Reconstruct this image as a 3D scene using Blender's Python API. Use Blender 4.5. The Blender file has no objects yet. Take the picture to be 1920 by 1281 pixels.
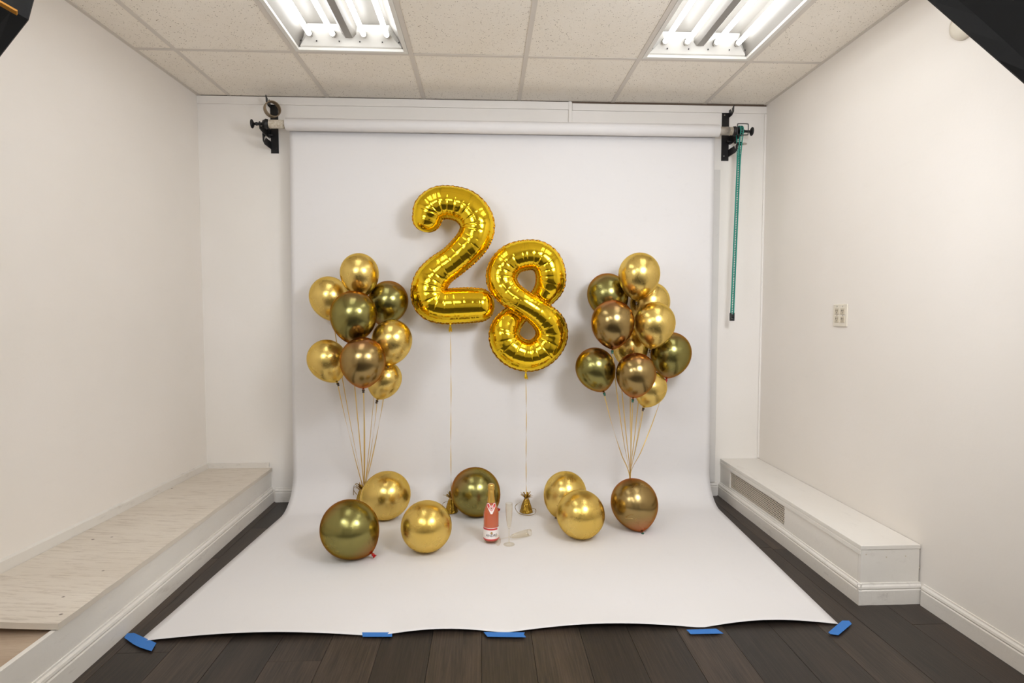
import bpy, bmesh, math, random
from mathutils import Vector, Matrix
random.seed(7)
S = bpy.context.scene
COL = S.collection
PI = math.pi
R = math.radians

# ------------------------------------------------------------------ camera
F_PX, CX, CD, CH, YAW, PITCH, ROLL = 1080.0, -0.0159, 3.7867, 1.2391, -0.047, 0.0502, 0.0003
IW, IH = 1920, 1281
CAM = Vector((CX, -CD, CH))


def ray(px, py):
    u0, v0 = px - IW / 2, py - IH / 2
    c, s = math.cos(ROLL), math.sin(ROLL)
    u, v = c * u0 + s * v0, -s * u0 + c * v0
    x, y, z = u / F_PX, 1.0, -v / F_PX
    c, s = math.cos(PITCH), math.sin(PITCH)
    y, z = c * y + s * z, -s * y + c * z
    c, s = math.cos(YAW), math.sin(YAW)
    return Vector((c * x - s * y, s * x + c * y, z))


def at(px, py, **k):
    """the point of a world plane (x=, y= or z=) measured in the photograph"""
    (ax, val), = k.items()
    i = 'xyz'.index(ax)
    d = ray(px, py)
    return CAM + d * ((val - CAM[i]) / d[i])


cam_d = bpy.data.cameras.new('camera')
cam = bpy.data.objects.new('camera', cam_d)
COL.objects.link(cam)
cam_d.sensor_fit = 'HORIZONTAL'
cam_d.sensor_width = 36.0
cam_d.lens = 36.0 * F_PX / IW
cam_d.clip_start = 0.02
fw = ray(IW / 2, IH / 2).normalized()
rt = (ray(IW / 2 + 100, IH / 2) - ray(IW / 2, IH / 2)).normalized()
up = rt.cross(fw)
m3 = Matrix((rt, up, -fw)).transposed()
cam.matrix_world = Matrix.Translation(CAM) @ m3.to_4x4()
S.camera = cam

# ------------------------------------------------------------------ light
H = 2.6043
XR = 1.8389
S.view_settings.view_transform = 'Standard'
S.view_settings.look = 'None'
S.view_settings.exposure = 0.22
S.view_settings.gamma = 1.0
S.view_settings.use_curve_mapping = False
W = bpy.data.worlds.new('world')
S.world = W
W.use_nodes = True
W.node_tree.nodes['Background'].inputs[0].default_value = (0.8, 0.85, 1, 1)
W.node_tree.nodes['Background'].inputs[1].default_value = 0.02

BOX_R = dict(c=Vector((1.109, -2.548, 2.028)), aim=Vector((0.433, -0.3, 1.026)), r=0.449, d=0.34)
BOX_L = dict(c=Vector((-1.117, -2.610, 1.893)), aim=Vector((-0.013, -0.3, 1.291)), r=0.533, d=0.285, ph=0.36)


def flash(name, box, power, size, spread):
    d = bpy.data.lights.new(name, 'AREA')
    d.shape = 'DISK'
    d.size = size
    d.energy = power
    d.color = (0.95, 1.0, 1.085)
    d.spread = R(spread)
    o = bpy.data.objects.new(name, d)
    COL.objects.link(o)
    dr = (box['aim'] - box['c']).normalized()
    o.location = box['c'] + dr * (0.012 if size > 0.5 else 0.014)
    o.rotation_euler = dr.to_track_quat('-Z', 'Y').to_euler()
    return o


# each softbox: a broad glow over its front cloth and a hot core where the flash tube sits
flash('right_flash_glow', BOX_R, 13.0, 0.80, 138)
flash('right_flash_core', BOX_R, 3.8, 0.18, 150)
flash('left_flash_glow', BOX_L, 6.5, 0.76, 165)
flash('left_flash_core', BOX_L, 1.5, 0.14, 150)
TUBE_POWER = 8.6
FILL_TUBE_POWER = 30.0     # added lamps, out of view, that lift the general light level


# ------------------------------------------------------------------ helpers
def mat(name, col, rough=0.6, metal=0.0, **kw):
    m = bpy.data.materials.new(name)
    m.use_nodes = True
    b = m.node_tree.nodes['Principled BSDF']
    b.inputs['Base Color'].default_value = (*col, 1)
    b.inputs['Roughness'].default_value = rough
    b.inputs['Metallic'].default_value = metal
    for k, v in kw.items():
        b.inputs[k.replace('_', ' ')].default_value = v
    return m


def srgb(r, g, b):
    f = lambda c: c / 12.92 if c <= 0.04045 else ((c + 0.055) / 1.055) ** 2.4
    return (f(r / 255), f(g / 255), f(b / 255))


class N:
    """small node-tree helper"""
    def __init__(s, m):
        s.t = m.node_tree
        s.b = s.t.nodes['Principled BSDF']

    def n(s, typ, **kw):
        o = s.t.nodes.new(typ)
        for k, v in kw.items():
            if k.startswith('i_'):
                key = k[2:]
                key = int(key) if key.isdigit() else key.replace('_', ' ')
                o.inputs[key].default_value = v
            else:
                setattr(o, k, v)
        return o

    def l(s, a, b):
        s.t.links.new(a, b)

    def coords(s, scale=(1, 1, 1), out='Object'):
        tc = s.n('ShaderNodeTexCoord')
        mp = s.n('ShaderNodeMapping')
        mp.inputs['Scale'].default_value = scale
        s.l(tc.outputs[out], mp.inputs[0])
        return mp.outputs[0]

    def noise(s, vec, scale, detail=4, rough=0.55):
        o = s.n('ShaderNodeTexNoise', i_Scale=scale, i_Detail=detail, i_Roughness=rough)
        s.l(vec, o.inputs['Vector'])
        return o.outputs['Fac']

    def ramp(s, fac, stops):
        o = s.n('ShaderNodeValToRGB')
        e = o.color_ramp.elements
        while len(e) < len(stops):
            e.new(0.5)
        for q, (p, c) in zip(e, stops):
            q.position = p
            q.color = (*c, 1) if len(c) == 3 else c
        s.l(fac, o.inputs[0])
        return o.outputs[0]

    def mix(s, fac, a, b, mode='MIX'):
        o = s.n('ShaderNodeMix', data_type='RGBA', blend_type=mode)
        for i, v in ((0, fac), (6, a), (7, b)):
            if hasattr(v, 'links'):
                s.l(v, o.inputs[i])
            else:
                o.inputs[i].default_value = v if i == 0 else (*v[:3], 1)
        return o.outputs[2]

    def bump(s, h, strength, dist=0.002):
        o = s.n('ShaderNodeBump', i_Strength=strength, i_Distance=dist)
        s.l(h, o.inputs['Height'])
        s.l(o.outputs[0], s.b.inputs['Normal'])


def painted(name, col, col2, rough=0.55, dirt=0.0, bump=0.15, scale=1.0):
    m = mat(name, col, rough)
    k = N(m)
    v = k.coords()
    a = k.noise(v, 1.3 * scale, 3)
    c = k.mix(k.ramp(a, [(0.35, (0, 0, 0)), (0.7, (1, 1, 1))]), col, col2)
    if dirt:
        d = k.noise(k.coords((1, 0.35, 1.6)), 17 * scale, 8, 0.75)
        c = k.mix(k.ramp(d, [(0.56, (0, 0, 0)), (0.80, (dirt, dirt, dirt))]), c, srgb(120, 104, 88))
    k.l(c, k.b.inputs['Base Color'])
    k.bump(k.noise(v, 60 * scale, 5, 0.6), bump, 0.003)
    return m


M = {}
M['wall'] = painted('wall_paint', srgb(239, 233, 226), srgb(235, 229, 220), 0.6, 0.04, 0.12)
M['wall_side'] = painted('side_wall_paint', srgb(239, 232, 224), srgb(235, 228, 219), 0.5, 0.03, 0.12)
M['trim'] = painted('trim_paint', srgb(230, 225, 217), srgb(219, 211, 201), 0.42, 0.45, 0.25)
M['cover'] = painted('cover_paint', srgb(231, 226, 218), srgb(225, 218, 208), 0.42, 0.22, 0.25)
M['paper'] = painted('backdrop_paper', srgb(227, 223, 221), srgb(225, 221, 218), 0.75, 0.05, 0.05)
M['black'] = mat('black_steel', srgb(30, 28, 28), 0.4, 0.3)
M['rubber'] = mat('black_plastic', srgb(22, 21, 22), 0.45)
M['grid'] = mat('ceiling_grid_enamel', srgb(214, 205, 194), 0.5)
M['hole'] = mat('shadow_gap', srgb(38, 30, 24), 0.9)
M['white_metal'] = mat('white_enamel', srgb(226, 222, 214), 0.35)
M['reflector'] = painted('dusty_dimmed_enamel', srgb(148, 143, 137), srgb(136, 131, 123), 0.4, 0.3, 0.05)  # dirt flecks, plus enamel greyed so the strong tubes don't burn it out
M['screw'] = mat('zinc_screw', srgb(190, 186, 180), 0.3, 1.0)
M['tape_blue'] = mat('blue_masking_tape', srgb(52, 116, 190), 0.7)
M['white_plastic'] = mat('ivory_plastic', srgb(226, 217, 200), 0.35)
M['ivory_dark'] = mat('aged_ivory_plastic', srgb(206, 194, 172), 0.4)
M['teal'] = mat('teal_plastic', srgb(30, 140, 122), 0.4)
M['orange'] = mat('orange_webbing', srgb(205, 140, 45), 0.7)
M['softbox'] = mat('black_softbox_cloth', (0.006, 0.006, 0.007), 0.85)
M['grey'] = mat('grey_plastic', srgb(120, 116, 112), 0.5)


# ceiling tiles: pinholed mineral fibre
def tile_mat():
    m = mat('mineral_fibre_tile', srgb(228, 213, 192), 0.85)
    k = N(m)
    v = k.coords(out='Object')
    vo = k.n('ShaderNodeTexVoronoi', i_Scale=95.0)
    k.l(v, vo.inputs['Vector'])
    n2 = k.noise(v, 34, 4)
    dots = k.ramp(vo.outputs['Distance'], [(0.16, (1, 1, 1)), (0.26, (0, 0, 0))])
    sel = k.ramp(n2, [(0.44, (0, 0, 0)), (0.58, (1, 1, 1))])
    f = k.mix(1.0, dots, sel, 'MULTIPLY')
    fine = k.noise(v, 260, 3, 0.7)
    base = k.mix(k.ramp(k.noise(v, 3.0, 4), [(0.35, (0, 0, 0)), (0.7, (1, 1, 1))]), srgb(247, 239, 227), srgb(242, 233, 219))
    base = k.mix(k.ramp(fine, [(0.34, (0.3, 0.3, 0.3)), (0.46, (0, 0, 0))]), base, srgb(186, 168, 146))
    c = k.mix(f, base, srgb(140, 120, 96))
    k.l(c, k.b.inputs['Base Color'])
    k.bump(fine, 0.35, 0.003)
    return m


M['tile'] = tile_mat()


def floor_mat():
    m = mat('dark_wood_laminate', srgb(60, 50, 43), 0.42)
    k = N(m)
    oi = k.n('ShaderNodeObjectInfo')
    tc = k.n('ShaderNodeTexCoord')
    off = k.n('ShaderNodeVectorMath', operation='MULTIPLY_ADD')
    k.l(oi.outputs['Random'], off.inputs[0])
    off.inputs[1].default_value = (7.3, 31.7, 0)
    k.l(tc.outputs['Object'], off.inputs[2])
    mp = k.n('ShaderNodeMapping')
    mp.inputs['Scale'].default_value = (1, 0.10, 1)
    k.l(off.outputs[0], mp.inputs[0])
    wide = k.noise(mp.outputs[0], 13, 4, 0.6)
    mp2 = k.n('ShaderNodeMapping')
    mp2.inputs['Scale'].default_value = (1, 0.025, 1)
    k.l(off.outputs[0], mp2.inputs[0])
    fine = k.noise(mp2.outputs[0], 170, 6, 0.75)
    c = k.ramp(wide, [(0.28, srgb(27, 22, 19)), (0.5, srgb(38, 31, 27)), (0.72, srgb(56, 45, 38))])
    c = k.mix(k.ramp(fine, [(0.42, (0, 0, 0)), (0.72, (0.55, 0.55, 0.55))]), c, srgb(88, 74, 62))
    tone = k.ramp(oi.outputs['Random'], [(0.0, (0.55, 0.55, 0.56)), (1.0, (1.45, 1.38, 1.30))])
    c = k.mix(1.0, c, tone, 'MULTIPLY')
    k.l(c, k.b.inputs['Base Color'])
    k.bump(fine, 0.2, 0.001)
    return m


M['floor'] = floor_mat()


def ply_mat(name, a, b):
    m = mat(name, a, 0.65)
    k = N(m)
    v = k.coords((0.3, 1, 1))
    g = k.noise(k.coords((0.12, 1, 1)), 70, 6, 0.7)
    c = k.mix(k.ramp(k.noise(v, 5, 4), [(0.35, (0, 0, 0)), (0.7, (1, 1, 1))]), a, b)
    c = k.mix(k.ramp(g, [(0.5, (0, 0, 0)), (0.72, (0.5, 0.5, 0.5))]), c, srgb(150, 128, 106))
    vo = k.n('ShaderNodeTexVoronoi', i_Scale=10.0)
    k.l(k.coords((1, 1, 0.1)), vo.inputs['Vector'])
    nick = k.ramp(vo.outputs['Distance'], [(0.045, (0.85, 0.85, 0.85)), (0.075, (0, 0, 0))])
    c = k.mix(nick, c, srgb(96, 80, 66))
    k.l(c, k.b.inputs['Base Color'])
    k.bump(g, 0.5, 0.003)
    return m


M['ply'] = ply_mat('painted_plywood', srgb(214, 203, 188), srgb(222, 212, 198))
M['ply_edge'] = mat('plywood_edge', srgb(212, 202, 188), 0.7)
M['bare'] = ply_mat('bare_wood', srgb(170, 146, 122), srgb(190, 170, 148))


def chrome(name, col, edge, tint2, rough, neck_col=None):
    """chrome latex: the colour slides to the bare latex tone near crown and neck, edge tint is the metal's own F82 tint"""
    m = mat(name, col, rough, 1.0)
    k = N(m)
    k.b.inputs['Specular Tint'].default_value = (*edge, 1)
    tc = k.n('ShaderNodeTexCoord')
    sp = k.n('ShaderNodeSeparateXYZ')
    k.l(tc.outputs['Generated'], sp.inputs[0])
    c = k.ramp(sp.outputs[2], [(0.0, neck_col or tint2), (0.025, neck_col or tint2), (0.07, tint2), (0.24, col), (0.82, col), (1.0, tint2)])
    k.l(c, k.b.inputs['Base Color'])
    n = k.noise(k.coords(), 9, 3)
    r = k.n('ShaderNodeMapRange', i_1=0.3, i_2=0.7, i_3=rough * 0.85, i_4=rough * 1.2)
    k.l(n, r.inputs[0])
    k.l(r.outputs[0], k.b.inputs['Roughness'])
    return m


M['gold'] = chrome('gold_chrome_latex', srgb(228, 198, 116), srgb(246, 228, 178), srgb(222, 188, 98), 0.27)
M['olive'] = chrome('olive_chrome_latex', srgb(143, 136, 82), srgb(226, 172, 142), srgb(158, 126, 86), 0.24, srgb(176, 108, 72))
M['rose'] = chrome('bronze_chrome_latex', srgb(162, 138, 90), srgb(232, 176, 148), srgb(180, 128, 92), 0.24, srgb(184, 104, 74))
M['foil'] = mat('gold_foil', srgb(248, 208, 48), 0.10, 1.0)
M['foil'].node_tree.nodes['Principled BSDF'].inputs['Specular Tint'].default_value = (1, 0.9, 0.5, 1)
M['foil_seam'] = mat('gold_foil_seam', srgb(176, 126, 24), 0.25, 1.0)
M['ribbon'] = mat('gold_ribbon', srgb(222, 188, 112), 0.35, 0.4)
M['red'] = mat('red_latex', srgb(176, 24, 28), 0.35)
M['knot'] = mat('dark_latex_knot', srgb(64, 46, 26), 0.4, 0.4)
M['knot_green'] = mat('green_ribbon_knot', srgb(40, 92, 72), 0.4, 0.4)


def setup_new_mesh(name, bm, m, parent=None, smooth=False, loc=None):
    me = bpy.data.meshes.new(name)
    bm.normal_update()
    bm.to_mesh(me)
    bm.free()
    for mm in (m if isinstance(m, (list, tuple)) else [m]):
        me.materials.append(mm)
    if smooth:
        for p in me.polygons:
            p.use_smooth = True
    o = bpy.data.objects.new(name, me)
    COL.objects.link(o)
    if parent is not None:
        o.parent = parent
    if loc is not None:
        o.location = loc
    return o


obj = setup_new_mesh


def empty(name, loc=(0, 0, 0), rot=(0, 0, 0)):
    o = bpy.data.objects.new(name, None)
    o.empty_display_size = 0.05
    COL.objects.link(o)
    o.location = loc
    o.rotation_euler = rot
    return o


def tag(o, label=None, cat=None, group=None, kind=None):
    if label:
        o['label'] = label
    if cat:
        o['category'] = cat
    if group:
        o['group'] = group
    if kind:
        o['kind'] = kind
    return o


def box(bm, x0, y0, z0, x1, y1, z1, bevel=0.0):
    vs = [bm.verts.new(p) for p in ((x0, y0, z0), (x1, y0, z0), (x1, y1, z0), (x0, y1, z0),
                                    (x0, y0, z1), (x1, y0, z1), (x1, y1, z1), (x0, y1, z1))]
    fs = [bm.faces.new([vs[i] for i in f]) for f in
          ((3, 2, 1, 0), (4, 5, 6, 7), (0, 1, 5, 4), (1, 2, 6, 5), (2, 3, 7, 6), (3, 0, 4, 7))]
    if bevel:
        es = list({e for f in fs for e in f.edges})
        bmesh.ops.bevel(bm, geom=es, offset=bevel, segments=2, affect='EDGES', profile=0.6)
    return vs


def bx(*a, **k):
    bm = bmesh.new()
    box(bm, *a, **k)
    return bm


def frame_for(d):
    d = d.normalized()
    a = Vector((0, 0, 1)) if abs(d.z) < 0.9 else Vector((0, 1, 0))
    u = d.cross(a).normalized()
    return u, d.cross(u).normalized()


def tube(bm, pts, r, n=10, cap=True, closed=False):
    pts = [Vector(p) for p in pts]
    rr = r if isinstance(r, (list, tuple)) else [r] * len(pts)
    rings = []
    pu = None
    for i, p in enumerate(pts):
        if closed:
            d = pts[(i + 1) % len(pts)] - pts[i - 1]
        else:
            d = pts[min(i + 1, len(pts) - 1)] - pts[max(i - 1, 0)]
        d.normalize()
        if pu is None:
            u, v = frame_for(d)
        else:
            u = (pu - d * pu.dot(d)).normalized()
            v = d.cross(u)
        pu = u
        rings.append([bm.verts.new(p + (u * math.cos(2 * PI * j / n) + v * math.sin(2 * PI * j / n)) * rr[i]) for j in range(n)])
    m = len(rings)
    for i in range(m if closed else m - 1):
        a, b = rings[i], rings[(i + 1) % m]
        for j in range(n):
            bm.faces.new((a[j], a[(j + 1) % n], b[(j + 1) % n], b[j]))
    if cap and not closed:
        bm.faces.new(rings[0][::-1])
        bm.faces.new(rings[-1])
    return rings


def lathe(bm, prof, n=32, close=True, mi=None):
    """prof: list of (r, z) going round the axis z"""
    rings = []
    for r, z in prof:
        if r < 1e-6:
            rings.append([bm.verts.new((0, 0, z))])
        else:
            rings.append([bm.verts.new((r * math.cos(2 * PI * j / n), r * math.sin(2 * PI * j / n), z)) for j in range(n)])
    for i in range(len(rings) - 1):
        a, b = rings[i], rings[i + 1]
        for j in range(n):
            k = (j + 1) % n
            if len(a) == 1 and len(b) == 1:
                continue
            if len(a) == 1:
                f = bm.faces.new((a[0], b[k], b[j]))
            elif len(b) == 1:
                f = bm.faces.new((a[j], a[k], b[0]))
            else:
                f = bm.faces.new((a[j], a[k], b[k], b[j]))
            if mi is not None:
                f.material_index = mi
    return rings


def catmull(P, n, closed=False):
    P = [Vector(p) for p in P]
    out = []
    m = len(P)
    rng = range(m if closed else m - 1)
    for i in rng:
        g = (lambda q: P[q % m]) if closed else (lambda q: P[max(0, min(m - 1, q))])
        a, b, c, d = g(i - 1), g(i), g(i + 1), g(i + 2)
        for k in range(n):
            t = k / n
            out.append(0.5 * ((2 * b) + (c - a) * t + (2 * a - 5 * b + 4 * c - d) * t * t + (3 * b - a - 3 * c + d) * t ** 3))
    if not closed:
        out.append(P[-1].copy())
    return out


def resample(pts, step, closed=False):
    q = pts + [pts[0]] if closed else pts
    L = [0]
    for a, b in zip(q, q[1:]):
        L.append(L[-1] + (b - a).length)
    n = max(2, int(round(L[-1] / step)))
    out = []
    j = 0
    for i in range(n + (0 if closed else 1)):
        t = L[-1] * i / n
        while j < len(L) - 2 and L[j + 1] < t:
            j += 1
        f = (t - L[j]) / max(1e-9, L[j + 1] - L[j])
        out.append(q[j].lerp(q[j + 1], min(1, f)))
    return out, L[-1]


def ribbon_mesh(pts, w=0.005, t=0.0006, twist=0.0, phase=0.0):
    """a flat ribbon following points, gently twisting"""
    bm = bmesh.new()
    pts = [Vector(p) for p in pts]
    rings = []
    for i, p in enumerate(pts):
        d = (pts[min(i + 1, len(pts) - 1)] - pts[max(i - 1, 0)]).normalized()
        a = Vector((1, 0, 0)) if abs(d.x) < 0.8 else Vector((0, 1, 0))
        v = d.cross(a).normalized()
        u = v.cross(d)
        an = phase + twist * i / max(1, len(pts) - 1)
        U = u * math.cos(an) + v * math.sin(an)
        V = d.cross(U)
        rings.append([bm.verts.new(p + U * sx * w / 2 + V * sy * t / 2) for sx, sy in ((-1, -1), (1, -1), (1, 1), (-1, 1))])
    for a, b in zip(rings, rings[1:]):
        for j in range(4):
            bm.faces.new((a[j], a[(j + 1) % 4], b[(j + 1) % 4], b[j]))
    bm.faces.new(rings[0][::-1])
    bm.faces.new(rings[-1])
    return bm


BASEP = [(0, 0), (0.014, 0), (0.014, 0.062), (0.010, 0.066), (0.013, 0.072), (0.011, 0.080), (0.005, 0.086), (0.004, 0.092), (0, 0.093)]


def baseboard(name, p0, p1, nrm, parent=None, sc=1.0, z0=0.0, material=None):
    """profiled skirting from p0 to p1, its thickness growing along nrm"""
    bm = bmesh.new()
    nrm = Vector(nrm)
    n = 14
    rings = []
    for i in range(n + 1):
        p = Vector(p0).lerp(Vector(p1), i / n)
        w = 0 if i in (0, n) else random.uniform(-0.0008, 0.0008)
        rings.append([bm.verts.new(p + nrm * (a + (w if a > 0 else 0)) + Vector((0, 0, z0 + b * sc))) for a, b in BASEP])
    k = len(BASEP)
    for a, b in zip(rings, rings[1:]):
        for j in range(k):
            bm.faces.new((a[j], a[(j + 1) % k], b[(j + 1) % k], b[j]))
    bm.faces.new(rings[0][::-1])
    bm.faces.new(rings[-1])
    bmesh.ops.recalc_face_normals(bm, faces=bm.faces)
    return obj(name, bm, material or M['trim'], parent)


# ------------------------------------------------------------------ the room
YB = -6.6          # rear wall, behind the camera
wl = lambda y: -1.822 + 0.024 * y      # the left wall opens a little towards the camera

bm = bmesh.new()
a = [(wl(0.1), 0.1), (wl(YB), YB), (wl(YB) - 0.1, YB), (wl(0.1) - 0.1, 0.1)]
lo = [bm.verts.new((x, y, -0.05)) for x, y in a]
hi = [bm.verts.new((x, y, H + 0.25)) for x, y in a]
for i in range(4):
    bm.faces.new((lo[i], lo[(i + 1) % 4], hi[(i + 1) % 4], hi[i]))
bm.faces.new(lo[::-1]); bm.faces.new(hi)
bmesh.ops.recalc_face_normals(bm, faces=bm.faces)
tag(obj('wall_left', bm, M['wall_side']), 'plain off-white side wall above the long plywood-topped ledge', kind='structure')
tag(obj('wall_right', bx(XR, YB, -0.05, XR + 0.1, 0.1, H + 0.25), M['wall_side']),
    'plain off-white side wall with the power outlet', kind='structure')
wb = tag(obj('wall_back', bx(-2.0, 0, -0.05, 2.0, 0.1, H + 0.25), M['wall']),
         'off-white end wall behind the paper backdrop', kind='structure')
M['rear'] = painted('rear_paint', srgb(214, 210, 202), srgb(206, 202, 194), 0.7)
tag(obj('wall_rear', bx(-2.2, YB - 0.1, -0.05, 2.0, YB, H + 0.25), M['rear']), kind='structure')

# raised batten seam and picture strip on the back wall
p = at(1066, 200, y=-0.004)
t1 = tag(obj('trim_1', bx(-1.822, -0.010, H - 0.052, p.x, 0.001, H - 0.004, bevel=0.002), M['wall']), kind='structure')
tag(obj('trim_2', bx(p.x + 0.024, -0.010, H - 0.056, XR, 0.001, H - 0.012, bevel=0.002), M['wall']), kind='structure')
tag(obj('trim_3', bx(p.x, -0.012, 2.30, p.x + 0.022, 0.001, H - 0.006, bevel=0.002), M['wall']), kind='structure')
# corner bead of the right corner
tag(obj('trim_4', bx(XR - 0.012, -0.010, 0.255, XR + 0.001, 0.0, H - 0.060, bevel=0.003), M['wall']), kind='structure')

# floor: sub-floor with laminate planks laid lengthways
fl = tag(obj('floor', bx(-2.2, YB, -0.06, 2.0, 0.1, -0.0095), M['hole']),
         'dark brown wood laminate floor', kind='structure')
PW, PL = 0.19, 1.22
ix = 0
x = -2.12
while x < 1.9:
    y = 0.02 + random.uniform(0, 1) * 0.9 if ix % 3 else 0.35
    first = True
    while y > YB:
        y0 = max(y - PL, YB)
        yt = min(y, 0.0)
        if yt - y0 > 0.02:
            bm = bmesh.new()
            c = Vector((x + PW / 2, (y0 + yt) / 2, 0))
            hx, hy = PW / 2 - 0.0006, (yt - y0) / 2 - 0.0006
            box(bm, -hx, -hy, -0.009, hx, hy, -0.0006 * random.random(), bevel=0.0008)
            obj('plank', bm, M['floor'], fl, loc=c)
        y -= PL
    x += PW
    ix += 1

baseboard('baseboard_back', (-1.386, 0, 0), (1.552, 0, 0), (0, -1, 0)).__setitem__('kind', 'structure')
baseboard('baseboard_right', (XR, -1.4759 - 0.012, 0), (XR, YB, 0), (-1, 0, 0)).__setitem__('kind', 'structure')

# ------------------------------------------------------------------ ceiling
GX0, T, GY = -1.622, 0.6096, -0.642
cl = tag(obj('ceiling', bx(-2.2, YB, H + 0.16, 2.0, 0.1, H + 0.2), M['rear']),
         'suspended ceiling of speckled mineral tiles in a pale metal grid', kind='structure')
rows = [0.0, GY, GY - 1.2192, GY - 2 * 1.2192, GY - 3 * 1.2192, GY - 4 * 1.2192, YB]
cols = [-1.99] + [GX0 + T * k for k in range(6)] + [XR]
LIGHTS = {(2, 1), (5, 1), (2, 3), (5, 3), (2, 4), (5, 4)}  # all past the first pair are added fixtures, unseen, for fill
for i in range(len(cols) - 1):
    for j in range(len(rows) - 1):
        if (i, j) in LIGHTS:
            continue
        x0, x1, y1, y0 = cols[i], cols[i + 1], rows[j], rows[j + 1]
        if i == 0:
            x0 = wl(y0) - 0.004
        cx, cy = (x0 + x1) / 2, (y0 + y1) / 2
        hx, hy = (x1 - x0) / 2 - 0.004, (y1 - y0) / 2 - 0.004
        bm = bmesh.new()
        box(bm, -hx, -hy, 0, hx, hy, 0.015, bevel=0.001)
        o = obj('ceiling_tile', bm, M['tile'], cl, loc=(cx, cy, H + 0.0015))
        if j < 2:
            o.rotation_euler = (random.uniform(-1, 1) * 0.0012, random.uniform(-1, 1) * 0.002, 0)
GWD = 0.012
for k in range(6):
    xg = GX0 + T * k
    bm = bx(xg - GWD, YB, H - 0.0015, xg + GWD, 0, H + 0.001)
    box(bm, xg - 0.0015, YB, H, xg + 0.0015, 0, H + 0.03)
    obj('grid_runner', bm, M['grid'], cl)
for j in range(1, 6):
    for i in range(len(cols) - 1):
        x0 = cols[i] + GWD if i else wl(rows[j])
        x1 = cols[i + 1] - (GWD if i < 6 else 0)
        obj('grid_crosspiece', bx(x0, rows[j] - GWD, H - 0.001, x1, rows[j] + GWD, H + 0.001), M['grid'], cl)
# wall angles; dark strips along the back wall paint in the gap's shade
M['gap'] = mat('gap_shade', srgb(96, 80, 66), 0.9)
obj('wall_angle', bx(XR - 0.018, YB, H - 0.002, XR, 0, H + 0.001), M['grid'], cl)
bm = bmesh.new()
vs = [bm.verts.new(q) for q in ((wl(0), 0, H - 0.002), (wl(0) + 0.02, 0, H - 0.002), (wl(YB) + 0.02, YB, H - 0.002), (wl(YB), YB, H - 0.002))]
f = bm.faces.new(vs)
r = bmesh.ops.extrude_face_region(bm, geom=[f])
bmesh.ops.translate(bm, verts=[e for e in r['geom'] if isinstance(e, bmesh.types.BMVert)], vec=(0, 0, 0.003))
bmesh.ops.recalc_face_normals(bm, faces=bm.faces)
obj('wall_angle', bm, M['grid'], cl)
obj('shadow_gap', bx(p.x + 0.02, -0.006, H - 0.012, XR - 0.001, 0.0, H + 0.001), M['gap'], cl)
obj('shadow_gap', bx(-1.80, -0.0035, H - 0.004, p.x, 0.0, H + 0.001), M['gap'], cl)

# fluorescent fixtures
def glow(name, power):
  tube_m = bpy.data.materials.new(name)
  tube_m.use_nodes = True
  nt = tube_m.node_tree
  nt.nodes.remove(nt.nodes['Principled BSDF'])
  em = nt.nodes.new('ShaderNodeEmission')
  em.inputs[0].default_value = (0.965, 0.99, 1.0, 1)
  em.inputs[1].default_value = power
  nt.links.new(em.outputs[0], nt.nodes['Material Output'].inputs[0])
  return tube_m


M['tube'] = glow('fluorescent_glow', TUBE_POWER)
M['tube_fill'] = glow('added_fill_glow', FILL_TUBE_POWER)


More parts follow.
